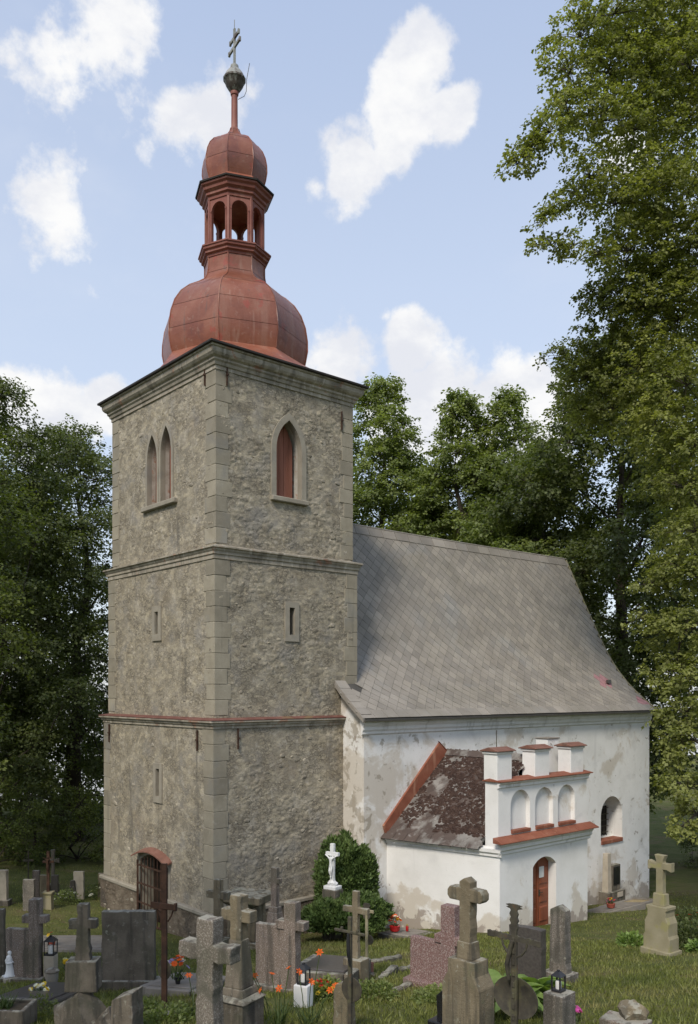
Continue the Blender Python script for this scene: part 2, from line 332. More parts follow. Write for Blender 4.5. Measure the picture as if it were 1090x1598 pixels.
PM('granite', [(0.109, 0.094, 0.076), (0.175, 0.151, 0.124), (0.241, 0.210, 0.172)], 60, 3, .85, .5, 60, .008, [('speck', 60, .56, .63, (.36, .335, .30), .6), ('speck', 50, .38, .30, (.07, .065, .058), .6), ('noise', 3, .50, .66, (.10, .095, .078), .65), ('streak', 4, .56, .7, (.09, .085, .075), .6), ('top', 7, .35, .75, (.36, .35, .29), .65), ('noise', 11, .63, .69, (.38, .37, .30), .55), ('streak', 6, .50, .62, (.055, .05, .04), .6), ('noise', 1.4, .52, .64, (.075, .075, .052), .55)])
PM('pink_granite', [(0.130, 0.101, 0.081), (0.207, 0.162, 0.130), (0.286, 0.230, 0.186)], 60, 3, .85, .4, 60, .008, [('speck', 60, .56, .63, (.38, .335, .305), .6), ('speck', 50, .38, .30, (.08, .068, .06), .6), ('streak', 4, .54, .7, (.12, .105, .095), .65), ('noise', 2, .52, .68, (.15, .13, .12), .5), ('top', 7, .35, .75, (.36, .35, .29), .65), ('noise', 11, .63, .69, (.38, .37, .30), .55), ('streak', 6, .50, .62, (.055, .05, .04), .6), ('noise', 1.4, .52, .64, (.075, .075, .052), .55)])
PM('red_granite', [(0.128, 0.072, 0.065), (0.187, 0.109, 0.098), (0.255, 0.166, 0.151)], 55, 3, .8, .35, 60, .006, [('speck', 48, .52, .60, (.38, .32, .29), .7), ('speck', 40, .40, .32, (.07, .05, .046), .7), ('noise', 1.6, .55, .7, (.16, .125, .115), .6)])
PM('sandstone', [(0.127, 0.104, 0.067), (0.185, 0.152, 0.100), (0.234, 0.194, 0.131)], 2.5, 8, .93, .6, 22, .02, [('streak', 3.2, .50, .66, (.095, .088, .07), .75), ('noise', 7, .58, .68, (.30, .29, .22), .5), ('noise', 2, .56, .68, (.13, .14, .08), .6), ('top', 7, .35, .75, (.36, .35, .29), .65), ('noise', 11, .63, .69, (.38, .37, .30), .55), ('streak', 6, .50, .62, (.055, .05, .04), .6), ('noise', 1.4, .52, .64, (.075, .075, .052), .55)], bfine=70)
PM('yellow_stone', [(0.209, 0.185, 0.112), (0.266, 0.236, 0.150), (0.314, 0.280, 0.190)], 2.5, 8, .92, .4, 25, .012, [('noise', 3.5, .52, .64, (.27, .25, .10), .7), ('streak', 3, .56, .7, (.20, .18, .13), .5)], bfine=70)
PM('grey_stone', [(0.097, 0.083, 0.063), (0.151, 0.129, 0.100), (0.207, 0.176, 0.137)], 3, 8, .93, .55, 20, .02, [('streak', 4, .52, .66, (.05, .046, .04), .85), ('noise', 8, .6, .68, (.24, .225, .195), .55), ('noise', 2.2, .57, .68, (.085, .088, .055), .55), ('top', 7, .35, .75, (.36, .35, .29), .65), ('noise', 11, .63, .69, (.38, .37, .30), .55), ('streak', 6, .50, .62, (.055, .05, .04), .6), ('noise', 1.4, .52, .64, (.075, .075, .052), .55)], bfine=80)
PM('pale_stone', [(0.324, 0.285, 0.224), (0.410, 0.360, 0.286), (0.475, 0.420, 0.339)], 2.5, 7, .92, .4, 25, .012, [('streak', 4, .54, .68, (.18, .165, .14), .7), ('noise', 3, .58, .7, (.24, .24, .18), .6)], bfine=70)
PM('dark_granite', [(0.049, 0.042, 0.040), (0.073, 0.064, 0.058), (0.097, 0.085, 0.076)], 30, 3, .35, .05, 40, .002, [('streak', 5, .56, .72, (.11, .10, .10), .5)], spec=.5)
PM('black_granite', [(.010, .010, .012), (.02, .02, .022)], 40, 3, .22, 0, spec=.6)
PM('concrete', [(0.167, 0.148, 0.123), (0.221, 0.195, 0.163), (0.270, 0.240, 0.201)], 3, 7, .9, .35, 40, .008, [('noise', 2, .54, .68, (.19, .185, .17), .6), ('speck', 50, .62, .68, (.16, .155, .14), .5)], rnd=.08)
PM('earth', [(.055, .043, .028), (.085, .066, .043), (.12, .095, .065)], 8, 7, .98, .7, 30, .03)
PM('straw', [(.26, .20, .10), (.34, .27, .15), (.40, .33, .2)], 12, 6, .95, .7, 50, .02)
PM('white_paint', [(.66, .66, .645), (.76, .76, .75)], 5, 5, .6, .1, 30, .005, [('noise', 6, .6, .7, (.45, .45, .42), .5)])
PM('terracotta', [(.26, .065, .04), (.34, .09, .06)], 6, 4, .8, .2)
PM('red_glass', [(.34, .012, .014), (.42, .02, .02)], 6, 3, .25, 0, spec=.6)
PM('gold', [(.35, .26, .08), (.45, .34, .12)], 6, 3, .45, 0, metal=.6)
PM('paper', [(.55, .55, .53), (.64, .64, .62)], 8, 3, .8, 0)
PM('ground_grass', [(.075, .09, .030), (.11, .122, .042), (.155, .145, .068)], 1.1, 8, .98, .9, 14, .05,
   [('noise', .45, .53, .66, (.15, .122, .066), .8), ('noise', 3.5, .58, .7, (.035, .055, .014), .6), ('noise', 9, .60, .68, (.15, .12, .07), .5), ('noise', .8, .62, .68, (.15, .115, .075), .8)], bfine=60, spec=.04)
def leafmat(name, ramp, scale=.5, transl=.40, isl=.3, rough=.55): return PM(name, ramp, scale, 3, rough, 0, isl=isl, transl=transl, spec=.35)
leafmat('leaf_linden', [(.115, .13, .042), (.19, .21, .066), (.28, .295, .095)])
leafmat('leaf_dark', [(.068, .086, .036), (.105, .13, .052), (.15, .175, .066)])
leafmat('leaf_mid', [(.115, .15, .052), (.175, .215, .075), (.24, .28, .10)])
leafmat('leaf_light', [(.085, .11, .03), (.13, .16, .042), (.18, .2, .055)])
leafmat('juniper', [(.055, .09, .026), (.09, .14, .042), (.14, .19, .06)], 3, .15, .3)
leafmat('blade', [(.11, .135, .038), (.17, .185, .054), (.24, .22, .10)], .9, .3, .35)
leafmat('hosta_leaf', [(.13, .20, .045), (.18, .26, .07), (.24, .33, .10)], 5, .3, .2)
leafmat('stem_green', [(.045, .075, .02), (.07, .10, .03)], 6, .2, .3)
leafmat('orange_petal', [(.62, .10, .012), (.74, .15, .02)], 8, .3, .2)
leafmat('red_petal', [(.45, .03, .025), (.6, .06, .04)], 8, .3, .25)
leafmat('white_petal', [(.7, .68, .62), (.8, .78, .74)], 8, .3, .15)
leafmat('yellow_petal', [(.62, .45, .03), (.75, .55, .05)], 8, .3, .2)
leafmat('violet_petal', [(.20, .16, .42), (.34, .28, .55)], 8, .3, .3)
leafmat('pink_petal', [(.45, .06, .28), (.6, .12, .4)], 8, .3, .2)
PM('bark', [(.035, .028, .021), (.06, .049, .037), (.09, .075, .06)], 4, 8, .95, .9, 14, .05, vscale=(1, 1, .25))
PM('hill_grass', [(.06, .095, .025), (.085, .125, .032), (.12, .15, .05)], .15, 6, .98, .4, 2, .1)

PM('plinth_rubble', [(.095, .075, .055), (.16, .128, .095), (.24, .20, .15)], 2.2, 8, .95, .9, 14, .045, [('noise', 1.6, .50, .66, (.085, .072, .058), .75), ('noise', 5.5, .58, .68, (.30, .26, .2), .6)], bfine=60)
PM('dark_wood', [(.022, .014, .010), (.04, .025, .017)], 4, 5, .8, .3, 20, .006, vscale=(1, 1, .15))

PM('ledge_red', [(.11, .05, .04), (.16, .068, .052), (.20, .10, .078)], 3, 6, .8, .3, 25, .01, [('noise', 1.2, .54, .66, (.20, .15, .07), .7), ('noise', 6, .6, .7, (.30, .27, .22), .5)])
# ------------------------------------------------------------------ ground
xs = np.unique(np.concatenate([np.arange(-30, 45.1, .5), np.array([-900, -500, -300, -180, -120, -80, -60, -45, -38, 52, 60, 75, 95, 130, 180, 300, 500, 900])]))
ys = np.unique(np.concatenate([np.arange(-26, 45.1, .5), np.array([-900, -500, -300, -150, -80, -50, -35, 52, 60, 75, 95, 130, 180, 300, 500, 900])]))
X, Y = np.meshgrid(xs, ys, indexing='ij')
Z = gz(X, Y)
nx, ny = len(xs), len(ys); idx = np.arange(nx*ny).reshape(nx, ny)
Q = np.stack([idx[:-1, :-1], idx[1:, :-1], idx[1:, 1:], idx[:-1, 1:]], -1).reshape(-1, 4)
ground = link('ground', npmesh('ground', np.stack([X, Y, Z], -1).reshape(-1, 3), Q, 'ground_grass', smooth=60)); tag(ground, kind='structure')

# ------------------------------------------------------------------ church
church = thing('church', 'stone village church with rubble tower, red onion dome, grey slate nave and white porch', 'church', (0, 0, 0))
S_R, S_L = 4.9, 6.18
def south(fixed): return (lambda a, o, z: (a, fixed-o, z)), 0.0
def west(fixed): return (lambda a, o, z: (fixed-o, a, z)), -math.pi/2
def inside(px, pz, poly):
    r = np.zeros(px.shape, bool); n = len(poly)
    for i in range(n):
        (x1, y1), (x2, y2) = poly[i], poly[(i+1) % n]
        if y1 == y2: continue
        c = ((y1 > pz) != (y2 > pz)) & (px < (x2-x1)*(pz-y1)/(y2-y1)+x1); r ^= c
    return r
STONES = []      # (frame point, rz, w, h, d)
def rubble_face(name, parent, frame, a0, a1, z0, z1, holes=(), seed=0, flip=False, step=.034, batter=0., dens=11., amp=1.):
    fn, rz = frame
    na = int((a1-a0)/step)+1; nzz = int((z1-z0)/step)+1
    A, Zz = np.meshgrid(np.linspace(a0, a1, na), np.linspace(z0, z1, nzz), indexing='ij')
    wa = A+.10*(fbm2(A*3, Zz*3, 3, seed+3)-.5); wz = Zz+.07*(fbm2(A*3+9, Zz*3, 3, seed+4)-.5)
    f1, f2, idn = worley(wa/.23, wz/.125, seed)
    g1, g2, idg = worley(wa/.12+7, wz/.08, seed+40)
    edge = np.clip((f2-f1)/.28, 0, 1); edge = edge*edge*(3-2*edge); e2 = np.clip((g2-g1)/.4, 0, 1)
    expo = np.clip((fbm2(A*.9, Zz*.9, 3, seed+20)-.36)*4, .12, 1)
    o = expo*edge*(.008+.038*idn)+.012*e2*idg*expo+.05*(fbm2(A*2.1, Zz*2.1, 5, seed+30)-.5)-.012
    o = o*amp*.46
    ed = np.minimum(np.minimum(A-a0, a1-A), .3)/.3; o = o*np.clip(ed+.35, 0, 1)
    mid = (z0+z1)/2; o = o+batter*(mid-Zz)
    V = np.stack(fn(A, o, Zz), -1).reshape(-1, 3)
    idx = np.arange(na*nzz).reshape(na, nzz)
    Q = np.stack([idx[:-1, :-1], idx[1:, :-1], idx[1:, 1:], idx[:-1, 1:]], -1).reshape(-1, 4)
    ca = (A[:-1, :-1]+step/2).ravel(); cz = (Zz[:-1, :-1]+step/2).ravel(); keep = np.ones(len(Q), bool)
    for h in holes: keep &= ~inside(ca, cz, h)
    Q = Q[keep]
    if rz != 0: Q = Q[:, ::-1]
    o_ = link(name, npmesh(name, V, Q, 'plinth_rubble' if 'plinth' in name else 'rubble', smooth=55), parent)
    n = int((a1-a0)*(z1-z0)*dens)
    rs = np.random.default_rng(seed+100)
    for q in range(n):
        a = rs.uniform(a0+.52, a1-.12 if a1-a0 > 3 else a1); z = rs.uniform(z0+.1, z1-.1)
        if rs.random() > .06+.95*float(np.clip((fbm2(np.array([a*.9]), np.array([z*.9]), 3, seed+20)[0]-.36)*4, 0, 1)): continue
        if any(inside(np.array([a, a-.18, a+.18]), np.array([z, z, z]), h).any() for h in holes): continue
        wd = rs.uniform(.11, .25)*(1.25 if rs.random() < .2 else 1); ht = wd*rs.uniform(.42, .75)
        STONES.append((fn(a, -.016+batter*(mid-z), z), rz, wd, ht, rs.uniform(.5, .95), rs.uniform(-.3, .3), int(rs.integers(0, 9))))
    return o_
def chunk(seed):
    rs = random.Random(seed); n = 7; mb = MB(); ring0 = []; ring1 = []; ring2 = []
    for k in range(n):
        q = 2*math.pi*k/n+rs.uniform(-.3, .3); r = rs.uniform(.8, 1.15)
        ring0.append((math.cos(q)*r*.5, .02, math.sin(q)*r*.5)); s2 = rs.uniform(.82, .95)
        ring1.append((math.cos(q)*r*.5*s2, -rs.uniform(.010, .020), math.sin(q)*r*.5*s2)); s3 = rs.uniform(.45, .65)
        ring2.append((math.cos(q)*r*.5*s3, -rs.uniform(.020, .032), math.sin(q)*r*.5*s3))
    fs = [(k, n+k, n+(k+1) % n, (k+1) % n) for k in range(n)]+[(n+k, 2*n+k, 2*n+(k+1) % n, n+(k+1) % n) for k in range(n)]+[tuple(range(2*n, 3*n))[::-1]]
    mb.add(ring0+ring1+ring2, fs); return mb
CH = [chunk(40+i) for i in range(9)]; CHM = [c.mesh('rubble_stone', 'stone_bit', smooth=50) for c in CH]

def arch_poly(c, wd, zb, zs, zt, n=7, pointed=True):
    """opening outline, counter-clockwise from the bottom left: jambs to zs, arch to zt"""
    x0, x1 = c-wd/2, c+wd/2; pts = [(x0, zb), (x1, zb), (x1, zs)]
    if pointed:
        h = zt-zs; Rr = (h*h+(wd/2)**2)/wd
        a1 = math.asin(min(1, h/Rr))
        for k in range(1, n): q = a1*k/n; pts.append((x1-Rr+Rr*math.cos(q), zs+Rr*math.sin(q)))
        pts.append((c, zt))
        for k in range(n-1, 0, -1): q = a1*k/n; pts.append((x0+Rr-Rr*math.cos(q), zs+Rr*math.sin(q)))
    else:
        h = zt-zs; Rr = ((wd/2)**2+h*h)/(2*h); cz = zt-Rr; q0 = math.asin(min(1, wd/2/Rr))
        if h > wd/2-1e-6: q0 = math.pi/2
        for k in range(1, 2*n): q = q0-2*q0*k/(2*n); pts.append((c+Rr*math.sin(q), cz+Rr*math.cos(q)))
    pts.append((x0, zs)); return pts
def ring(mb, frame, inner, outer, o_front, depth, o_back=-.06):
    fn, rz = frame; n = len(inner); fl = rz != 0
    vs = [fn(a, o_front, z) for a, z in inner]+[fn(a, o_front, z) for a, z in outer]+[fn(a, -depth, z) for a, z in inner]+[fn(a, o_back, z) for a, z in outer]
    fs = []
    for i in range(n):
        j = (i+1) % n
        fs += [(n+i, n+j, j, i), (i, j, 2*n+j, 2*n+i), (n+j, n+i, 3*n+i, 3*n+j)]
    if fl: fs = [f[::-1] for f in fs]
    return mb.add(vs, fs)
def panel(mb, frame, poly, o):
    fn, rz = frame; vs = [fn(a, o, z) for a, z in poly]; f = tuple(range(len(poly)))
    return mb.add(vs, [f if rz == 0 else f[::-1]])
def fbox(mb, frame, a0, a1, o0, o1, z0, z1):
    fn, rz = frame; p = fn(a0, o0, z0); q = fn(a1, o1, z1)
    lo = [min(p[i], q[i]) for i in range(3)]; hi = [max(p[i], q[i]) for i in range(3)]
    return mb.b2(*lo, *hi)

# storeys: lower (with plinth), middle, upper
LO, UP = .10, .09
f_lo_s, f_lo_w = south(-LO), west(-LO); f_mi_s, f_mi_w = south(0), west(0); f_up_s, f_up_w = south(UP), west(UP); f_pl_s, f_pl_w = south(-LO-.09), west(-LO-.09)
belfry = arch_poly(2.45, .88, 12.24, 13.55, 14.40)
tw = [arch_poly(3.48, .58, 12.26, 13.55, 14.30), arch_poly(2.66, .60, 12.26, 13.6, 14.38)]
slit_s = [(2.40, 8.43), (2.58, 8.43), (2.58, 9.19), (2.40, 9.19)]
slit_w = [(2.95, 8.50), (3.15, 8.50), (3.15, 9.14), (2.95, 9.14)]
slit_l = [(2.70, 3.90), (2.90, 3.90), (2.90, 4.68), (2.70, 4.68)]
gate_o = arch_poly(3.03, 1.62, -1.0, 1.95, 2.22, 6, False)
tower = MB()
tower.b2(.8, .8, -1.5, S_R-.12, S_L-.12, 15.8)
tower_o = tower.build('tower_core', 'dark_inside', church)
for nm, a, b_, hl in (('lower', LO, (.95, 6.0), 0), ('middle', 0, (6.0, 10.4), 0), ('upper', -UP, (10.4, 15.4), 0)):
    t = MB()      # the two sides turned away from the churchyard path
    t.add([(S_R+a, -a, b_[0]), (S_R+a, S_L+a, b_[0]), (S_R+a, S_L+a, b_[1]), (S_R+a, -a, b_[1]), (-a, S_L+a, b_[0]), (-a, S_L+a, b_[1])], [(0, 1, 2, 3), (1, 4, 5, 2)])
    t.build('tower_back_wall', 'rubble', church)
w_lo = rubble_face('tower_wall', church, f_lo_s, -LO, 4.6, .9, 5.98, (), 11, batter=.0)
w_lw = rubble_face('tower_wall', church, f_lo_w, -LO, S_L+LO, .9, 5.98, (slit_l, gate_o), 12, amp=.55)
w_ms = rubble_face('tower_wall', church, f_mi_s, 0, S_R, 6.15, 10.36, (slit_s,), 13)
w_mw = rubble_face('tower_wall', church, f_mi_w, 0, S_L, 6.15, 10.36, (slit_w,), 14, amp=.8)
w_us = rubble_face('tower_wall', church, f_up_s, UP, S_R-UP, 10.68, 15.32, (belfry,), 15, amp=1.1)
w_uw = rubble_face('tower_wall', church, f_up_w, UP, S_L-UP, 10.68, 15.32, tuple(tw), 16)
rubble_face('tower_plinth', church, f_pl_s, -LO-.09, 4.5, -1.0, 1.02, (), 17, amp=1.4)
rubble_face('tower_plinth', church, f_pl_w, -LO-.09, S_L+LO+.09, -1.0, 1.02, (gate_o,), 18, amp=1.4)
pb = MB(); pb.add([(4.5, -.19, -1), (4.5, .1, -1), (4.5, .1, 1.02), (4.5, -.19, 1.02), (-.19, 6.37, -1), (2, 6.37, -1), (2, 6.37, 1.02), (-.19, 6.37, 1.02)], [(0, 1, 2, 3), (7, 6, 5, 4)]); pb.build('plinth_return', 'rubble', church)
for a0, a1 in ((-.20, 2.14), (3.92, 6.40)):
    m = MB(); fbox(m, west(-LO), a0, a1, -.03, .13, 1.02, 1.13); m.build('plinth_ledge', 'surround', church, bevel=.02)
m = MB(); fbox(m, south(-LO), -.195, 4.45, -.03, .125, 1.021, 1.131); m.build('plinth_ledge', 'surround', church, bevel=.02)
STONES.sort(key=lambda s: -s[2]*s[3])
bits = MB()
for i, (p, rz, wd, ht, dp, tilt, vv) in enumerate(STONES):
    if i < 290:
        o = link('rubble_stone', CHM[vv], church); o.matrix_world = Matrix.Translation(p) @ Matrix.Rotation(rz, 4, 'Z') @ Matrix.Rotation(tilt, 4, 'Y') @ Matrix.Diagonal((wd, dp, ht, 1))
    else:
        ct, st = math.cos(tilt), math.sin(tilt); c_, s_ = math.cos(rz), math.sin(rz); vs = []
        for x, y, z in CH[vv].v:
            x, y, z = x*wd, y*dp, z*ht; x, z = x*ct+z*st, -x*st+z*ct; vs.append((p[0]+x*c_-y*s_, p[1]+x*s_+y*c_, p[2]+z))
        bits.add(vs, CH[vv].f)
tag(bits.build('small_rubble_stones', 'stone_bits', church, smooth=50), kind='stuff')

# quoins: each block its own piece
def quoins(cx, cy, sx, sy, z0, z1, n, p=.014, first=0):
    hgt = (z1-z0)/n; cache = {}
    for k in range(n):
        v3 = random.choice((-.03, 0, .03)); la, lb = ((.47+v3, .41-v3) if (k+first) % 2 else (.38-v3, .49+v3)); key = (la, lb)
        if key not in cache:
            m = MB(); m.b2(-p if sx > 0 else -la, -p if sy > 0 else -lb, .006, la if sx > 0 else p, lb if sy > 0 else p, hgt-.008)
            cache[key] = m.mesh('quoin', 'quoin', bevel=.008)
        o = link('quoin', cache[key], church, (cx+random.uniform(-.004, .004), cy+random.uniform(-.004, .004), z0+k*hgt))
for (ins, z0, z1, n) in ((-LO, 1.14, 5.93, 11), (0, 6.24, 10.30, 10), (UP, 10.74, 15.28, 11)):
    quoins(ins, ins, 1, 1, z0, z1, n)
    quoins(ins, S_L-ins, 1, -1, z0, z1, n, first=1)
    if ins >= 0: quoins(S_R-ins, ins, -1, 1, z0 if ins else 6.9, z1, n if ins else 8, first=1)
# mouldings
MB().sweep(-LO, -LO, S_R+LO, S_L+LO, [(-.08, 5.86), (.035, 5.90), (.035, 5.96), (.075, 5.99), (.075, 6.03), (.13, 6.06), (.13, 6.10), (-.3, 6.13)]).build('tower_ledge', 'cornice', church)
tl = MB(); rr = random.Random(3)
MB().sweep(-LO, -LO, S_R+LO, S_L+LO, [(.11, 6.105), (.14, 6.11), (.14, 6.125), (-.12, 6.18)]).build('ledge_tiles', 'ledge_red', church)
MB().sweep(0, 0, S_R, S_L, [(-.08, 10.28), (.03, 10.32), (.03, 10.42), (.06, 10.44), (.06, 10.50), (.09, 10.54), (.10, 10.58), (.14, 10.60), (.14, 10.64), (-.12, 10.71)]).build('tower_string_course', 'cornice', church)
MB().sweep(UP, UP, S_R-UP, S_L-UP, [(-.08, 15.24), (.035, 15.27), (.035, 15.36), (.07, 15.38), (.09, 15.45), (.13, 15.49), (.13, 15.54), (.19, 15.58), (.235, 15.64), (.25, 15.70), (.25, 15.75), (.29, 15.77), (.29, 15.81), (-.1, 15.81)]).build('tower_cornice', 'cornice', church)
MB().sweep(UP, UP, S_R-UP, S_L-UP, [(.2, 15.812), (.345, 15.815), (.355, 15.83), (.355, 15.875), (.30, 15.90)]).build('eaves_edge', 'black_edge', church)
for a, z0_, fr in ((-.02+.42, 14.9, f_up_s), (4.35, 14.5, f_up_s), (.55, 14.95, f_up_w), (.62, 5.35, f_lo_s), (.62, 5.3, f_lo_w), (5.85, 5.3, f_lo_w)):
    m = MB(); fbox(m, fr, a, a+.03, .02, .06, z0_, z0_+.55); fbox(m, fr, a-.03, a+.06, .06, .075, z0_+.26, z0_+.31); m.build('wall_anchor', 'rust', church)

# windows of the tower
def poly_out(c, wd, zb, zs, zt, e): return arch_poly(c, wd+2*e, zb-.0, zs, zt+e*1.3)
bw = ring(MB(), f_up_s, belfry, poly_out(2.45, .88, 12.24, 13.55, 14.40, .16), .045, .16).build('belfry_window', 'surround', church, smooth=35)
ring(MB(), f_up_s, arch_poly(2.45, .885, 12.24, 13.55, 14.405), arch_poly(2.45, 1.0, 12.2, 13.55, 14.5), -.155, .50).build('reveal', 'reveal', bw, smooth=35)
m = MB(); fbox(m, f_up_s, 1.84, 3.10, -.1, .11, 12.10, 12.235); m.build('sill', 'surround', bw, bevel=.02)
for k in range(5):
    x0 = 2.01+k*.158; x1 = x0+.15; top = min(14.2, 12.28+1.32+.75*(1-abs((x0+x1)/2-2.45)/.44))
    m = MB(); tt = lambda x: 13.55+.85*max(0, 1-(abs(x-2.45)/.44)**1.6)
    m.prism([(x0, 12.26), (x1, 12.26), (x1, tt(x1)-.02), (x0, tt(x0)-.02)], UP+.27, UP+.30); m.build('plank', 'shutter_wood', bw, bevel=.006)
m = MB(); fbox(m, f_up_s, 1.9, 3.0, -.56, -.52, 12.1, 14.5); m.build('interior_shade', 'dark_inside', bw)  # near-black sheet painted as the shade behind the planks
for q, (c, wd, zs, zt) in enumerate(((3.48, .58, 13.55, 14.30), (2.66, .60, 13.6, 14.38))):
    lw = ring(MB(), f_up_w, tw[q], arch_poly(c, wd+.2, 12.26, zs, zt+.16), .04+q*.003, .12).build('lancet_window', 'surround', church, smooth=35)
    ring(MB(), f_up_w, arch_poly(c, wd+.005, 12.26, zs, zt+.004), arch_poly(c, wd+.1, 12.2, zs, zt+.1), -.115, .25).build('reveal', 'reveal', lw, smooth=35)
    m = MB(); fbox(m, f_up_w, c-wd/2, c+wd/2, -.29, -.26, 12.2, 14.45); m.build('shutter', 'shutter_wood', lw)
m = MB(); fbox(m, f_up_w, 2.06, 4.02, -.1, .12, 12.11, 12.252); m.build('window_sill', 'surround', church, bevel=.02)
for fr, sl, e in ((f_mi_s, slit_s, .15), (f_mi_w, slit_w, .16), (f_lo_w, slit_l, .15)):
    (a0, z0_), (a1, _), (_, z1_), _ = sl
    o = ring(MB(), fr, sl, [(a0-e, z0_-e*1.2), (a1+e, z0_-e*1.2), (a1+e, z1_+e), (a0-e, z1_+e)], .04, .45).build('slit_window', 'surround', church)
    m = MB(); panel(m, fr, [(a0-.02, z0_-.02), (a1+.02, z0_-.02), (a1+.02, z1_+.02), (a0-.02, z1_+.02)], -.44); m.build('interior_shade', 'dark_inside', o)  # darkness behind the slit is put in as a near-black panel

# tower gate with iron grille and little tiled hood
gp = arch_poly(3.03, 1.62, -1.0, 1.95, 2.22, 6, False)
gt = ring(MB(), f_lo_w, gp, arch_poly(3.03, 1.86, -1.1, 1.95, 2.33, 6, False), .02, .42).build('gateway', 'surround', church, smooth=35)
m = MB(); panel(m, f_lo_w, gp, -.40); m.build('inner_door', 'dark_wood', gt)
zg = G(0, 3)-.05
for k in range(9):
    a = 2.27+k*.19; m = MB(); zt = 1.93+.26*(1-((a-3.03)/.81)**2)
    m.tube([(-LO-.115, a, zg), (-LO-.115, a, zt)], .013, 6); m.build('bar', 'rust', gt)
for z in (zg+.12, .75, 1.3, 1.82):
    m = MB(); m.b2(-LO-.135, 2.22, z, -LO-.105, 3.84, z+.045); m.build('rail', 'rust', gt)
for a in (2.215, 3.805):
    m = MB(); m.b2(-LO-.14, a, zg, -LO-.098, a+.045, 1.98); m.build('stile', 'rust', gt)
hood = MB(); n = 10
for k in range(n+1):
    a = 2.02+(4.02-2.02)*k/n; z = 2.08+.26*(1-((a-3.02)/1.04)**2)
    hood.v += [(-LO-.24, a, z-.01), (-LO+.02, a, z+.08), (-LO-.24, a, z-.05), (-LO+.02, a, z+.03)]
for k in range(n):
    b_ = k*4; hood.f += [(b_, b_+1, b_+5, b_+4), (b_+2, b_+6, b_+7, b_+3), (b_, b_+4, b_+6, b_+2)]; hood.m += [0]*3
hood.f += [(0, 2, 3, 1), (n*4, n*4+1, n*4+3, n*4+2)]; hood.m += [0, 0]
hood.build('gate_hood', 'cap_tile', church, smooth=40)

# ---- tower roof, onion dome, lantern, upper onion, ball and cross
CXY = (2.58, 3.0)
def octR(th, Rv):      # radius of an octagon with vertices at multiples of 45 degrees
    q = (th % (math.pi/4))-math.pi/8; return Rv*math.cos(math.pi/8)/math.cos(q)
rect = (UP-.335, UP-.335, S_R-UP+.335, S_L-UP+.335); rf = MB(); nn = 64; rows = 7
for i in range(rows):
    t = i/(rows-1)
    for k in range(nn):
        th = 2*math.pi*k/nn; c, s = math.cos(th), math.sin(th)
        d = min([(rect[2]-CXY[0])/c if c > 1e-6 else 1e9, (rect[0]-CXY[0])/c if c < -1e-6 else 1e9, (rect[3]-CXY[1])/s if s > 1e-6 else 1e9, (rect[1]-CXY[1])/s if s < -1e-6 else 1e9])
        r = d*(1-t)+octR(th, 2.09)*t; rf.v.append((CXY[0]+r*c, CXY[1]+r*s, 15.885+.86*t**1.5))
for i in range(rows-1):
    for k in range(nn): rf.f.append((i*nn+k, i*nn+(k+1) % nn, (i+1)*nn+(k+1) % nn, (i+1)*nn+k)); rf.m.append(0)
# corner points of the square eave so that the edge stays crisp
def corner_fix():
    for cx_, cy_ in ((rect[0], rect[1]), (rect[2], rect[1]), (rect[2], rect[3]), (rect[0], rect[3])):
        th = math.atan2(cy_-CXY[1], cx_-CXY[0]); k = int(round(th/(2*math.pi)*nn)) % nn
        rf.v[k] = (cx_, cy_, 15.885)
corner_fix()
rf.build('tower_roof', 'red_metal', church)
LOWP = [(2.07, 16.50), (2.16, 16.76), (2.235, 17.15), (2.23, 17.45), (2.17, 17.85), (2.04, 18.22), (1.84, 18.53), (1.56, 18.78), (1.26, 18.96), (1.05, 19.11), (.955, 19.27), (.925, 19.42), (.92, 19.56), (.92, 19.86)]
UPP = [(.88, 22.12), (.955, 22.36), (1.0, 22.62), (.99, 22.84), (.945, 23.06), (.86, 23.26), (.73, 23.42), (.55, 23.54), (.37, 23.64), (.25, 23.74), (.17, 23.86), (.13, 23.98)]
def lerp_prof(P, z):
    for (r0, z0_), (r1, z1_) in zip(P, P[1:]):
        if z <= z1_: return r0+(r1-r0)*(z-z0_)/(z1_-z0_)
    return P[-1][0]
def dome(name, P, cuts):
    core = MB().lathe([(r-.03, z) for r, z in P], 8, CXY, 0.).build(name, 'red_metal', church)
    for c0, c1 in zip(cuts, cuts[1:]):
        zz = [c0+.006]+[z for r, z in P if c0+.04 < z < c1-.04]+[c1-.006]; m = MB(); th = math.pi/4
        for z in zz:
            r = lerp_prof(P, z); g_ = .007
            a = Vector((r, 0)); b = Vector((r*math.cos(th), r*math.sin(th))); d = (b-a).normalized()
            for q, e in ((a+d*g_, 0), (a+(b-a)*.5, .006), (b-d*g_, 0)):
                l_ = q.length; q2 = q*(l_+e)/l_; m.v.append((q2.x, q2.y, z))
        for i in range(len(zz)-1):
            for k in range(2): m.f.append((i*3+k, i*3+k+1, i*3+k+4, i*3+k+3)); m.m.append(0)
        me = m.mesh('dome_panel', 'red_metal', smooth=25)
        for k in range(8): link('dome_panel', me, core, (CXY[0], CXY[1], 0), k*math.pi/4)
    return core
big_dome = dome('onion_dome', LOWP, [16.52, 17.32, 18.02, 18.72, 19.32, 19.84])
small_dome = dome('upper_onion', UPP, [22.14, 22.72, 23.32, 23.9])
for P_, rad_, par_ in ((LOWP, .021, big_dome), (UPP, .014, small_dome)):
    sme = MB().tube([(r+.004, 0, z) for r, z in P_], rad_, 5).mesh('dome_seam', 'red_metal', smooth=40)
    for k in range(8): link('dome_seam', sme, par_, (CXY[0], CXY[1], 0), k*math.pi/4)
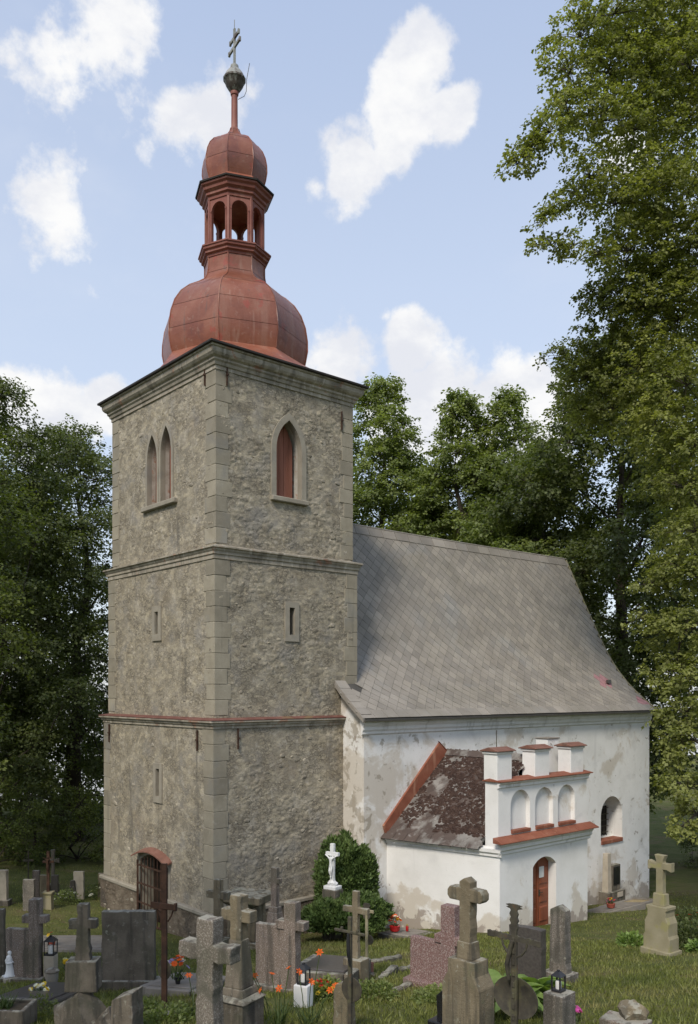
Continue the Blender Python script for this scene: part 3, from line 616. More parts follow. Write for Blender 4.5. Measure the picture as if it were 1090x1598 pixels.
MB().lathe([(.86, 19.76), (.95, 19.78), (.96, 19.84), (1.03, 19.88), (1.03, 19.94), (1.09, 19.98), (1.10, 20.04), (1.13, 20.055), (1.13, 20.095), (.80, 20.17)], 8, CXY, 0.).build('lantern_ledge', 'red_trim', church)
lan = MB().lathe([(.80, 20.14), (.80, 20.17), (.02, 20.18)], 8, CXY, 0.).build('lantern', 'red_trim', church)
# eight arched sides of the lantern
rl = .90; ap = rl*math.cos(math.pi/8); hw = rl*math.sin(math.pi/8)
pw = arch_poly(0, .48, 20.14, 21.14, 21.38, 6, False)
m = MB(); top = 21.52; bot = 20.13
def facet(o_): return lambda a, z: (ap+o_, a, z)
n = len(pw)
for o_ in (0., -.09):
    P_ = facet(o_); b_ = len(m.v)
    out = [(-hw*(1+o_), bot), (-.24, bot), (-.24, 21.14)]+[p for p in pw[3:-1]][::-1]+[(.24, 21.14), (.24, bot), (hw*(1+o_), bot), (hw*(1+o_), top), (-hw*(1+o_), top)]
    m.v += [P_(a, z) for a, z in out]; f = tuple(range(b_, b_+len(out)))
    m.f.append(f[::-1] if o_ == 0 else f); m.m.append(0)
k0 = len(m.v)//2
for i in range(1, len(pw)+0):
    if i+1 < k0-3: m.f.append((i, i+1, k0+i+1, k0+i)); m.m.append(0)
m.b2(ap-.01, -.28, 21.09, ap+.03, -.242, 21.15); m.b2(ap-.01, .242, 21.09, ap+.03, .28, 21.15)
m.b2(ap-.012, -.275, 20.14, ap+.018, -.246, 21.09); m.b2(ap-.012, .246, 20.14, ap+.018, .275, 21.09)
arch_me = m.mesh('lantern_arch', 'red_trim')
post = MB(); post.box((rl-.02, 0, 20.82), (.08, .08, 1.36), 0)
post_me = post.mesh('lantern_post', 'red_trim', bevel=.01)
for k in range(8):
    link('lantern_arch', arch_me, lan, (CXY[0], CXY[1], 0), k*math.pi/4+math.pi/8); link('lantern_post', post_me, lan, (CXY[0], CXY[1], 0), k*math.pi/4)
MB().lathe([(.02, 21.46), (.78, 21.47), (.88, 21.46), (.93, 21.48), (.94, 21.56), (1.0, 21.60), (1.0, 21.67), (1.08, 21.73), (1.10, 21.80), (1.16, 21.85), (1.17, 21.90), (.5, 21.905)], 8, CXY, 0.).build('lantern_cornice', 'red_trim', church)
MB().lathe([(1.1, 21.906), (1.21, 21.91), (1.22, 21.955), (1.16, 21.98)], 8, CXY, 0.).build('lantern_eave', 'black_edge', church)
MB().lathe([(1.18, 21.965), (1.05, 22.03), (.93, 22.16), (.5, 22.17)], 8, CXY, 0.).build('lantern_roof', 'red_metal', church)
MB().lathe([(.125, 23.9), (.12, 24.0), (.10, 24.06), (.095, 25.0), (.12, 25.02), (.13, 25.1), (.10, 25.16)], 12, CXY).build('spire_pole', 'red_trim', church, smooth=40)
MB().lathe([(.10, 25.10), (.17, 25.16), (.26, 25.30), (.31, 25.44), (.345, 25.47), (.345, 25.52)], 16, CXY).build('spire_ball', 'ball_dark', church, smooth=40)
MB().lathe([(.345, 25.521), (.31, 25.54), (.27, 25.66), (.18, 25.78), (.13, 25.82), (.12, 25.92), (.05, 25.94)], 16, CXY).build('spire_ball_top', 'verdigris', church, smooth=40)
ca = math.atan2(.987, .159); cr = MB()
cr.box((CXY[0], CXY[1], 26.48), (.075, .055, 1.14), ca)
for zc, L in ((26.78, .62), (26.5, .78)): cr.box((CXY[0], CXY[1], zc), (L, .056, .085), ca); 
for zc, L in ((26.78, .62), (26.5, .78)):
    for s in (-1, 1): cr.box((CXY[0]+s*L/2*math.cos(ca), CXY[1]+s*L/2*math.sin(ca), zc), (.05, .062, .13), ca)
cr.tube([(CXY[0], CXY[1], 27.0), (CXY[0], CXY[1], 27.32)], .012, 5)
cr.build('spire_cross', 'verdigris', church)
m = MB(); rx = Vector((.757, -.653, 0)); c3 = Vector((CXY[0], CXY[1], 0))
m.tube([c3+rx*.11+Vector((0, 0, 24.9)), c3+rx*.3+Vector((0, 0, 25.0)), c3+rx*.36+Vector((0, 0, 25.15)), c3+rx*.37+Vector((0, 0, 25.5)), c3+rx*.46+Vector((0, 0, 26.0))], .009, 5)
m.build('lightning_rod', 'iron', church)
# ---- nave
NX0, NX1, NY = 4.29, 19.5, -1.0
def wall_with(mb, P, a0, a1, z0, z1, ops, flip=False):
    """flat wall of a0..a1, z0..z1 with arched openings (c, w, zb, zs, zt, depth, back?)"""
    def face(pts, m=0): mb.add([P(*p) for p in pts], [tuple(range(len(pts))) if not flip else tuple(range(len(pts)))[::-1]], m)
    x = a0
    for (c, wd, zb, zs, zt, dp, back) in ops:
        l, r = c-wd/2, c+wd/2; face([(x, 0, z0), (l, 0, z0), (l, 0, z1), (x, 0, z1)])
        if zb > z0: face([(l, 0, z0), (r, 0, z0), (r, 0, zb), (l, 0, zb)])
        pl = arch_poly(c, wd, zb, zs, zt, 8, False); arc = pl[2:]          # from the right spring over the top to the left spring
        face([(a, 0, z) for a, z in arc[::-1]]+[(r, 0, z1), (l, 0, z1)])
        n = len(pl)
        for i in range(n):
            p, q = pl[i], pl[(i+1) % n]; face([(p[0], 0, p[1]), (q[0], 0, q[1]), (q[0], -dp, q[1]), (p[0], -dp, p[1])][::-1])
        if back: face([(a, -dp, z) for a, z in pl])
        x = r
    face([(x, 0, z0), (a1, 0, z0), (a1, 0, z1), (x, 0, z1)])
nw = MB()
wall_with(nw, lambda a, o, z: (a, NY-o, z), NX0, NX1, -2.2, 6.1, [(16.83, 1.45, 1.28, 2.2, 2.9, .70, True)])
PROF = [(-1.25, 6.10), (-.75, 6.46), (-.3, 6.83), (.1, 7.21), (.45, 7.61), (.75, 8.01), (1.05, 8.48), (1.4, 9.12), (1.9, 10.12), (3.09, 12.57)]     # roof line, y and z
def yz(y): return (2*3.09-y)
gab = [(NY, -2.2), (2*3.09-NY, -2.2), (2*3.09-NY, 6.05)]+[(yz(y), z-.14) for y, z in PROF[1:-1]]+[(3.09, 12.4)]+[(y, z-.14) for y, z in PROF[1:-1]][::-1]+[(NY, 6.05)]
nw.add([(NX0, y, z) for y, z in gab], [tuple(range(len(gab)))[::-1]]); nw.add([(NX1, y, z) for y, z in gab], [tuple(range(len(gab)))])
nw.add([(NX0, yz(NY), -2.2), (NX1, yz(NY), -2.2), (NX1, yz(NY), 6.1), (NX0, yz(NY), 6.1)], [(0, 3, 2, 1)])
nave_wall = nw.build('nave_wall', 'limewash', church)
m = MB(); m.prism([(NY-.0, 5.62), (NY-.05, 5.66), (NY-.05, 5.72), (NY-.09, 5.78), (NY-.09, 5.86), (NY-.15, 5.95), (NY-.15, 6.03), (NY+.05, 6.06)], NX0-.1, NX1+.05, fn=lambda a, b, c: (b, a, c))
m.build('nave_cornice', 'white_trim', church)
m = MB(); m.b2(16.12, NY-.05, 1.14, 17.54, NY+.40, 1.285); m.build('window_sill', 'red_tile', church, bevel=.015)
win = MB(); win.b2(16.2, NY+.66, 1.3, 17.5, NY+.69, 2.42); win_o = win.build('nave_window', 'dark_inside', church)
for k in range(8):
    m = MB(); m.tube([(16.22+k*.17, NY+.60, 1.29), (16.22+k*.17, NY+.60, 2.42)], .012, 5); m.build('bar', 'iron', win_o)
for k in range(5):
    m = MB(); m.b2(16.12, NY+.59, 1.42+k*.23, 17.54, NY+.61, 1.445+k*.23); m.build('rail', 'iron', win_o)

# roof: profile by arc length
seg = [math.hypot(b[0]-a[0], b[1]-a[1]) for a, b in zip(PROF, PROF[1:])]; RL = sum(seg)
def at_s(s):
    for (a, b, L) in zip(PROF, PROF[1:], seg):
        if s <= L or b is PROF[-1]: t = s/L; return (a[0]+(b[0]-a[0])*t, a[1]+(b[1]-a[1])*t), ((b[0]-a[0])/L, (b[1]-a[1])/L)
        s -= L
RX0, RX1 = 4.08, 19.72
def sag(x): return -.05*math.sin(math.pi*min(1, max(0, (x-RX0)/(RX1-RX0))))
dk = MB()
XS = [4.86]+[4.86+(RX1-4.86)*k/24 for k in range(1, 25)]
for half in (0, 1):
    b_ = len(dk.v); fl = half == 1
    for x in XS:
        for i, (y, z) in enumerate(PROF): dk.v.append((x, yz(y) if fl else y, z-.03+sag(x)*i/9))
    n = len(PROF)
    for k in range(len(XS)-1):
        for i in range(n-1):
            f = (b_+k*n+i, b_+(k+1)*n+i, b_+(k+1)*n+i+1, b_+k*n+i+1); dk.f.append(f[::-1] if fl else f); dk.m.append(0)
b_ = len(dk.v); low = [p for p in PROF if p[0] < 0]+[(.0, 7.13)]
for x in (RX0, 4.86):
    for y, z in low: dk.v.append((x, y, z-.03))
n = len(low)
for i in range(n-1): dk.f.append((b_+i, b_+n+i, b_+n+i+1, b_+i+1)); dk.m.append(0)
dk.f.append(tuple(b_+i for i in range(n))+()); dk.m.append(0)
nave_roof = dk.build('nave_roof', 'roof_deck', church)
# diamond slates
HA, HB = .20, .21
def slate_mesh(a, b, mat, name='slate', k=.022, t=.010):
    m = MB(); P_ = [(0, -b), (a, 0), (0, b), (-a, 0)]
    m.add([(x, y, -y*k+t) for x, y in P_]+[(x, y, -y*k-.004) for x, y in P_], [(0, 1, 2, 3), (0, 4, 5, 1), (3, 7, 4, 0)])
    return m if mat is None else m.mesh(name, mat)
sl_me = slate_mesh(HA*.972, HB*.972, 'slate'); sl_pink = slate_mesh(HA*.972, HB*.972, 'slate_pink'); sl_mb = slate_mesh(HA*.972, HB*.972, None)
cam_p = Vector(cam.location); tiles = []; rs = np.random.default_rng(5); row = 0; s = .34
while s < RL-.10:
    off = HA if row % 2 else 0; x = RX0+off+.1
    while x < RX1-.08:
        if s > 1.2 and x < 4.92: x += 2*HA; continue
        (y, z), (ty, tz) = at_s(s); frac = s/RL
        p = Vector((x, y, z+sag(x)*frac)); tiles.append((p, ty, tz, rs.uniform(-.02, .02), rs.uniform(-.012, .012))); x += 2*HA
    s += HB; row += 1
def tile_matrix(t):
    p, ty, tz, r1, r2 = t; Yv = Vector((0, ty, tz)); Zv = Vector((0, -tz, ty)); Xv = Vector((1, 0, 0))
    mt = Matrix((Xv, Yv, Zv)).transposed().to_4x4(); mt.translation = p; return mt @ Matrix.Rotation(r1, 4, 'Z') @ Matrix.Rotation(r2, 4, 'X')
def shown(t):
    p, ty, tz = t[:3]; d = p-cam_p; return -abs(Vector((0, -tz, ty)).dot(d))/d.length**3
tiles.sort(key=shown)
rest = MB()
for i, t in enumerate(tiles):
    mt = tile_matrix(t); p = t[0]
    if i < 290 or (17.6 < p.x < 18.5 and 7.0 < p.z < 7.5) or (p.x > 18.9 and p.z < 6.7):
        pink = (17.7 < p.x < 18.4 and 7.0 < p.z < 7.5) or (p.x > 19.0 and p.z < 6.6)
        o = link('slate', sl_pink if pink else sl_me, nave_roof); o.matrix_world = mt
    else: rest.add([mt @ Vector(v_) for v_ in sl_mb.v], sl_mb.f)
tag(rest.build('far_slates', 'slates', nave_roof), kind='stuff')
# eave course, ridge course, verges
me = MB(); me.b2(0, -.17, 0, .445, .19, .016); em = me.mesh('eave_slate', 'slate')
k = 0; x = RX0
while x < RX1-.2:
    (y, z), (ty, tz) = at_s(.17); o = link('eave_slate', em, nave_roof); Yv = Vector((0, ty, tz)); Zv = Vector((0, -tz, ty))
    mt = Matrix((Vector((1, 0, 0)), Yv, Zv)).transposed().to_4x4(); mt.translation = (x, y, z+.012+random.uniform(-.003, .003)); o.matrix_world = mt; x += .455
me = MB(); me.b2(0, -.20, 0, .62, .16, .016); rm = me.mesh('ridge_slate', 'slate'); x = 4.9; k = 0
while x < RX1-.1:
    (y, z), (ty, tz) = at_s(RL-.16); o = link('ridge_slate', rm, nave_roof); Yv = Vector((0, ty, tz)); Zv = Vector((0, -tz, ty))
    mt = Matrix((Vector((1, 0, 0)), Yv, Zv)).transposed().to_4x4(); mt.translation = (x, y, z+.03+sag(x)+random.uniform(-.004, .004)); o.matrix_world = mt; x += .64
m = MB(); m.tube([(x, 3.09, 12.60+sag(x)) for x in XS], .035, 6); m.build('ridge_roll', 'slate', nave_roof)
vb = MB(); pp = [(y, z+.02) for y, z in PROF]; pq = [(y, z-.16) for y, z in PROF]
vb.prism(pp+pq[::-1], RX1-.03, RX1+.05, fn=lambda a, b, c: (b, a, c)); vb.build('verge_board', 'yellow_stone', nave_roof)
vb = MB(); lw = [p for p in PROF if p[0] < 0]+[(-.02, 7.10)]
vb.prism([(y, z+.03) for y, z in lw]+[(y, z-.10) for y, z in lw][::-1], RX0-.05, RX0+.02, fn=lambda a, b, c: (b, a, c)); vb.build('verge_board', 'slate', nave_roof)
rtm = MB(); rtm.b2(0, -.16, 0, .40, .16, .02); rt_me = rtm.mesh('verge_slate', 'slate')
for k in range(5):
    (y, z), (ty, tz) = at_s(.3+k*.29); o = link('verge_slate', rt_me, nave_roof); Yv = Vector((0, ty, tz)); Zv = Vector((0, -tz, ty))
    mt = Matrix((Vector((1, 0, 0)), Yv, Zv)).transposed().to_4x4(); mt.translation = (RX0-.03, y, z+.03+.004*k); o.matrix_world = mt
m = MB(); m.b2(RX0, -1.33, 6.03, RX1, -1.24, 6.085); m.build('eaves_edge', 'roof_deck', nave_roof)
m = MB(); m.box((18.2, .0, 7.24), (.24, .10, .14)); m.build('roof_vent', 'dark_granite', nave_roof, bevel=.01)

# ---- porch
PA, PB, PC = Vector((5.18, NY, 0)), Vector((5.95, -4.53, 0)), Vector((9.97, -4.53, 0))
wd_ = (PB-PA); WL = wd_.length; wdir = wd_.normalized(); wn = Vector((wdir.y, -wdir.x, 0))
if wn.x > 0: wn = -wn
def PW(a, o, z): p = PA+wdir*a+wn*o; return (p.x, p.y, z)
def PF(a, o, z): return (a, -4.53-o, z)
pw_ = MB(); wall_with(pw_, PW, 0, WL, -.6, 2.75, [])
wall_with(pw_, PF, 5.95, 9.97, -.6, 2.98, [(7.90, 1.06, .22, 2.02, 2.26, .30, False)])
pw_.add([(9.97, -4.53, -.8), (9.97, NY, -.8), (9.97, NY, 2.75), (9.97, -4.53, 2.98)], [(0, 1, 2, 3)])
porch = pw_.build('porch_wall', 'porch_wash', church)
def mould(P_, a0, a1, prof, name, mat, **kw):
    m = MB(); m.v = [P_(a, o, z) for a in (a0, a1) for o, z in prof]; n = len(prof)
    m.f = [(i, i+1, n+i+1, n+i) for i in range(n-1)]+[tuple(range(n)), tuple(range(n, 2*n))[::-1]]; m.m = [0]*len(m.f); return m.build(name, mat, church, **kw)
mould(PW, 0, WL+.06, [(-.02, 2.46), (.05, 2.49), (.05, 2.55), (.10, 2.60), (.10, 2.69), (-.02, 2.70)], 'porch_cornice', 'white_trim')
mould(PF, 5.88, 10.05, [(-.02, 2.52), (.05, 2.55), (.05, 2.62), (.11, 2.67), (.11, 2.76), (.16, 2.80), (.16, 2.862), (-.02, 2.87)], 'porch_cornice', 'white_trim')
for k in range(9):
    a0 = 5.70+k*.495; m = MB(); m.prism([(-.28, 2.866), (-.28, 2.892), (.03, 3.02), (.03, 2.87)], a0, a0+.488, fn=lambda a, b, c: (b, -4.53+a, c)); m.build('ledge_tile', 'red_tile', church, bevel=.005)
at_ = MB(); wall_with(at_, lambda a, o, z: (a, -4.50-o, z), 5.93, 9.98, 2.98, 4.46, [(6.86, .84, 3.12, 3.78, 4.20, .13, True), (7.92, .82, 3.12, 3.78, 4.19, .13, True), (8.97, .82, 3.12, 3.78, 4.19, .13, True)])
at_.add([(5.93, -4.50, 2.6), (5.93, -4.05, 2.6), (5.93, -4.05, 4.46), (5.93, -4.50, 4.46), (9.98, -4.5, 2.6), (9.98, -4.05, 2.6), (9.98, -4.05, 4.46), (9.98, -4.5, 4.46)], [(0, 3, 2, 1), (4, 5, 6, 7), (1, 2, 6, 5), (3, 7, 6, 2)])
attic = at_.build('porch_attic', 'porch_wash', church)
for c in (6.86, 7.92, 8.97):
    m = MB(); m.b2(c-.405, -4.55, 3.045, c+.405, -4.375, 3.135); m.build('niche_sill', 'red_tile', attic, bevel=.012)
mould(lambda a, o, z: (a, -4.50-o, z), 5.9, 10.02, [(-.02, 4.28), (.04, 4.31), (.04, 4.38), (.09, 4.42), (.09, 4.455), (-.02, 4.457)], 'attic_cornice', 'white_trim')
for k in range(8):
    a0 = 5.86+k*.53; m = MB(); m.prism([(-.15, 4.462), (-.15, 4.488), (.25, 4.55), (.50, 4.49), (.50, 4.462)], a0, a0+.522, fn=lambda a, b, c: (b, -4.50+a, c)); m.build('ledge_tile', 'red_tile', attic, bevel=.005)
for px_, ww, dp_ in ((6.20, .62, .46), (7.84, .66, .44), (9.50, .64, .44)):
    m = MB(); m.b2(px_-ww/2, -4.49, 4.47, px_+ww/2, -4.49+dp_, 5.26); m.prism([(px_-ww/2-.04, 5.2), (px_+ww/2+.04, 5.2), (px_+ww/2+.04, 5.262), (px_-ww/2-.04, 5.262)], -4.52, -4.49+dp_+.03)
    pn = m.build('pinnacle', 'porch_wash', church, bevel=.012)
    m = MB(); m.prism([(-.09, 5.268), (-.09, 5.29), (dp_/2, 5.38), (dp_+.09, 5.29), (dp_+.09, 5.268)], px_-ww/2-.08, px_+ww/2+.08, fn=lambda a, b, c: (b, -4.49+a, c)); m.build('cap', 'cap_tile', pn, bevel=.008)
m = MB(); m.tube([(6.22, -4.2, 5.3), (6.22, -4.2, 5.82)], .012, 5); m.build('iron_rod', 'iron', church)
m = MB(); m.b2(9.02, -3.80, 3.6, 9.58, -3.38, 5.46); ck = m.build('rear_pinnacle', 'porch_wash', church, bevel=.012)
m = MB(); m.b2(8.99, -3.83, 5.462, 9.61, -3.35, 5.495); m.build('cap', 'concrete', ck, bevel=.01)
# door in the porch
dm = MB(); dm.b2(7.38, -4.27, .2, 8.42, -4.21, 2.3); door = dm.build('porch_door', 'door_wood', church)
dy = -4.272
for x0, x1 in ((7.40, 7.87), (7.93, 8.40)):
    for z0_, z1_ in ((.36, .80), (.90, 1.32), (1.42, 1.92)):
        m = MB(); m.frustum(0, .028, ((x1-x0)/2-.05, (z1_-z0_)/2), ((x1-x0)/2-.085, (z1_-z0_)/2-.035))
        m.v = [((x0+x1)/2+x, dy-z, (z0_+z1_)/2+y) for x, y, z in m.v]; m.build('door_panel', 'door_wood', door)
m = MB(); m.b2(7.88, dy-.03, .24, 7.92, dy, 2.2); m.build('door_bead', 'door_wood', door)
m = MB(); m.b2(7.94, dy-.040, 1.62, 8.16, dy-.036, 1.93); m.build('notice', 'paper', door)
m = MB(); m.b2(7.95, dy-.035, 1.12, 7.99, dy-.005, 1.28); m.tube([(7.97, dy-.02, 1.21), (7.97, dy-.07, 1.21), (8.06, dy-.075, 1.21)], .012, 6); m.build('door_handle', 'iron', door)
m = MB(); m.b2(7.30, -4.95, .0, 8.6, -4.22, .238); m.build('door_step', 'grey_stone', church, bevel=.02)
# porch roof
RG = (7.70, 5.0)
E0, E1 = Vector((5.02, NY+.0, 2.70)), Vector((5.80, -4.40, 2.72)); T0, T1 = Vector((RG[0], NY, RG[1])), Vector((RG[0], -4.06, RG[1]+.03))
E1 = E0+(E1-E0)*((4.06+NY)/(4.40+NY))
dk = MB(); dk.add([T0, T1, (10.25, NY, 2.75), (10.25, -4.06, 2.75)], [(0, 1, 3, 2)])
for i in range(11):
    for j in range(11): dk.v.append(tuple(E0.lerp(E1, i/10).lerp(T0.lerp(T1, i/10), j/10)))
for i in range(10):
    for j in range(10): dk.f.append((4+i*11+j, 4+(i+1)*11+j, 4+(i+1)*11+j+1, 4+i*11+j+1)); dk.m.append(0)
dk.v = [(x, y, z-.03) for x, y, z in dk.v]; proof = dk.build('porch_roof', 'roof_deck', church)
sm_me = slate_mesh(.20, .21, 'mossy_slate', 'porch_slate')
def pr_pt(u_, t_): return (E0.lerp(E1, u_)).lerp(T0.lerp(T1, u_), t_)
def pr_frame(u_, t_):
    up_ = (T0.lerp(T1, u_)-E0.lerp(E1, u_)).normalized(); al = (E1.lerp(T1, t_)-E0.lerp(T0, t_)).normalized(); nn_ = up_.cross(al).normalized()
    if nn_.z < 0: nn_ = -nn_
    return up_.cross(nn_), up_, nn_
H_ = (T0-E0).length; row = 0; s = .10
while s < H_-.02:
    t_ = s/H_; W_ = (E1.lerp(T1, t_)-E0.lerp(T0, t_)).length; a = .10+(.18 if row % 2 else 0)
    while a < W_-.03:
        mt = Matrix(pr_frame(a/W_, t_)).transposed().to_4x4(); mt.translation = pr_pt(a/W_, t_)
        o = link('porch_slate', sm_me, proof); o.matrix_world = mt @ Matrix.Rotation(random.uniform(-.05, .05), 4, 'Z') @ Matrix.Rotation(random.uniform(-.02, .03), 4, 'X'); a += .36
    s += .188; row += 1
ms = MB(); r5 = random.Random(9)
for q in range(3600):
    t_ = .10+.88*r5.random(); u_ = r5.random()
    nv = float(fbm2(np.array([u_*5+3]), np.array([t_*5]), 4, 77)[0])
    if nv+.30*u_+.25*t_ < .60: continue
    Xq, Yq, Nq = pr_frame(u_, t_); c = pr_pt(u_, t_)+Nq*.010; r = r5.uniform(.025, .075); n = 6; b_ = len(ms.v)
    for k in range(n):
        qq = 2*math.pi*k/n; ms.v.append(tuple(c+(Xq*math.cos(qq)+Yq*math.sin(qq)*.8)*r*r5.uniform(.7, 1.2)))
    ms.v.append(tuple(c+Nq*r*r5.uniform(.35, .6)))
    for k in range(n): ms.f.append((b_+k, b_+(k+1) % n, b_+n)); ms.m.append(0)
tag(ms.build('roof_moss', 'moss', proof), kind='stuff')
Xq, upv, nrm = pr_frame(.3, .2)
m = MB(); m.prism([(5.00, 3.00), (5.11, 2.70), (7.66, 4.93), (7.66, 5.00), (7.33, 5.29)], NY-.075, NY-.004); m.build('roof_flashing', 'red_tile', church)
m = MB(); m.prism([(7.31, 5.34), (7.67, 5.02), (7.67, 4.93), (10.3, 2.78), (10.3, 3.02)], NY-.073, NY-.006); m.build('roof_flashing', 'red_tile', church)
me = MB(); me.b2(0, -.12, -.01, .34, .12, .015); rme = me.mesh('porch_ridge_slate', 'mossy_slate')
for k in range(9):
    o = link('porch_ridge_slate', rme, proof); mt = Matrix((Vector((0, -1, 0)), upv-Vector((0, upv.y, 0)), nrm)).transposed().to_4x4(); mt.translation = (RG[0]-.06, NY-.02-k*.335, RG[1]+.01); o.matrix_world = mt
for k in range(8):
    t0 = k/8; p0 = E0+(E1-E0)*t0; m = MB(); 
    v0 = p0-upv*.10; v1 = E0+(E1-E0)*(t0+.12)-upv*.10; m.add([v0, v1, v1+upv*.28, v0+upv*.28, v0-nrm*.02, v1-nrm*.02], [(0, 1, 2, 3), (0, 4, 5, 1)])
    m.v = [(x+nrm.x*.03, y+nrm.y*.03, z+nrm.z*.03) for x, y, z in m.v]; m.build('porch_eave_slate', 'mossy_slate', proof)
# ------------------------------------------------------------------ trees
def leaf_quads(P, T, N, L, wr=.42):
    """one folded leaf per row: base P, direction T, face normal N, length L"""
    B = np.cross(N, T); B /= np.linalg.norm(B, axis=1, keepdims=True)+1e-9; L = L[:, None]
    V = np.stack([P, P+T*L*.5+B*L*wr+N*L*.07, P+T*L-N*L*.10, P+T*L*.5-B*L*wr+N*L*.07], 1).reshape(-1, 3)
    return V
def unit(a): return a/(np.linalg.norm(a, axis=-1, keepdims=True)+1e-9)
def crown_arrays(boughs, axis_xy, rng, leaf, lps, dens, spray=.8, flat=.72, droop=.3):
    Vs = []; tips = []
    for (bx, by, bz, br) in boughs:
        S = max(5, int(dens*br**2)); d = rng.normal(size=(S, 3)); d[:, 2] = d[:, 2]*.9+.25; d = unit(d); rad = br*(.30+.70*rng.random(S)**.6)
        c = np.array([bx, by, bz]); O = c+d*rad[:, None]*np.array([1, 1, flat])
        out = np.array([bx-axis_xy[0], by-axis_xy[1], 0]); out = out/(np.linalg.norm(out)+.3)
        ax = unit(d*np.array([1, 1, .35])+out*.55+rng.normal(size=(S, 3))*.35); ax[:, 2] -= droop*.6; ax = unit(ax)
        side = unit(np.cross(ax, np.array([0, 0, 1.])+rng.normal(size=(S, 3))*.25)); Ls = spray*rng.uniform(.55, 1.15, S)
        t = rng.random((S, lps)); sg = rng.choice([-1, 1], (S, lps))*rng.random((S, lps))
        P = (O[:, None]-ax[:, None]*Ls[:, None, None]*.45+ax[:, None]*(t*Ls[:, None])[..., None]+side[:, None]*(sg*Ls[:, None]*.42*(1.05-.6*t))[..., None])
        P[..., 2] -= droop*t*t*Ls[:, None]*.5+np.abs(sg)*.12*Ls[:, None]; P += rng.normal(size=P.shape)*.09*spray
        T = unit(ax[:, None]*.6+side[:, None]*np.sign(sg)[..., None]*.7+rng.normal(size=P.shape)*.45+np.array([0, 0, -.30]))
        N = unit(np.array([0, 0, 1.])+rng.normal(size=P.shape)*.42+d[:, None]*.3); N = unit(N-T*(N*T).sum(-1, keepdims=True))
        L = leaf*rng.uniform(.65, 1.25, (S, lps))
        Vs.append(leaf_quads(P.reshape(-1, 3), T.reshape(-1, 3), N.reshape(-1, 3), L.ravel()))
        k = min(S, 16); tips.append((c, O[:k]))
    V = np.concatenate(Vs); return V, np.arange(len(V)).reshape(-1, 4), tips
def tree(name, label, x, y, h, cr, cb, seed, leaf, mat, nb=34, dens=26, lps=26, spray=.9, boughs=None, extra=0, trunk_r=None, group=None, taper=.8, flat=.72, droop=.3, zb=None, cat='tree', cone=0.):
    rng = np.random.default_rng(seed); z0 = G(x, y)-.3 if zb is None else zb
    root = thing(name, label, cat, (x, y, z0), 0, group); B = []
    n_gen = nb if boughs is None else extra
    for k in range(n_gen):
        t = (k+.5)/n_gen; t = t**.85; z = z0+cb+(h-cb)*t*.97; prof = math.sin(math.pi*min(1, .16+.84*t*taper+.02))**.75 if t < .97 else .25
        prof = prof*(1-cone)+cone*(1.05-t)**.8
        prof = max(.16 if not cone else .07, prof*(1 if t < .7 else 1-(t-.7)*1.6)); q = k*2.39996+rng.uniform(-.5, .5); rr_ = cr*prof*rng.uniform(.45, .85); br = cr*rng.uniform(.24, .40)*(.75 if t > .8 else 1)*(1-cone*.45*t)
        if boughs and math.cos(q-2.6) > -.25: q += math.pi
        B.append((x+rr_*math.cos(q), y+rr_*math.sin(q), z-br*.3, br))
    if boughs: B = list(boughs)+B
    V, Q, tips = crown_arrays(B, (x, y), rng, leaf, lps, dens, spray, flat, droop)
    V = V-np.array([x, y, z0]); link('crown', npmesh('crown', V, Q, mat), root)
    tr = trunk_r or h*.018; mb = MB(); top = h*.82
    bend = [(rng.uniform(-.25, .25)*i*.4, rng.uniform(-.25, .25)*i*.4) for i in range(8)]
    tp = [(bend[i][0] if i else 0, bend[i][1] if i else 0, top*i/7) for i in range(8)]
    mb.tube(tp, [tr*(1.45 if i == 0 else 1)*(1-.85*i/7)+.02 for i in range(8)], 10)
    mb.build('trunk', 'bark', root, smooth=60)
    lm = MB()
    nodes = sorted([(Vector(c-np.array([x, y, z0])), O) for c, O in tips], key=lambda q: math.hypot(q[0].x, q[0].y)); done = []
    for e_, O in nodes:
        hr = math.hypot(e_.x, e_.y); zs = min(top*.97, max(h*.10, e_.z-hr*.8-.4)); i = min(6, int(zs/top*7)); s_ = Vector(tp[i]).lerp(Vector(tp[i+1]), zs/top*7-i); best = (s_-e_).length*.8; r0 = min(tr*.40, .03+.010*hr); rs0 = r0
        for (p_, rp) in done:
            d_ = (p_-e_).length
            if d_ < best and p_.z < e_.z+1.2: best = d_; s_ = p_; rs0 = rp
        r0 = min(rs0, .022+.010*(e_-s_).length+.01); hl = (e_-s_).length; mid = s_.lerp(e_, .5)+Vector((rng.uniform(-.1, .1)*hl, rng.uniform(-.1, .1)*hl, .10*hl))
        lm.tube([s_, s_.lerp(mid, .5)+Vector((rng.uniform(-.05, .05)*hl, 0, .03*hl)), mid, mid.lerp(e_, .5)+Vector((0, rng.uniform(-.05, .05)*hl, .03*hl)), e_], [r0, r0*.9, r0*.75, r0*.6, r0*.45], 5, cap=False); done.append((e_, r0*.6))
        for o in O:
            p = Vector(o-np.array([x, y, z0])); lm.tube([e_, e_.lerp(p, .5)+Vector((0, 0, .06)), p], [.014, .010, .005], 3, cap=False)
    lm.build('limbs', 'bark', root, smooth=60)
    return root
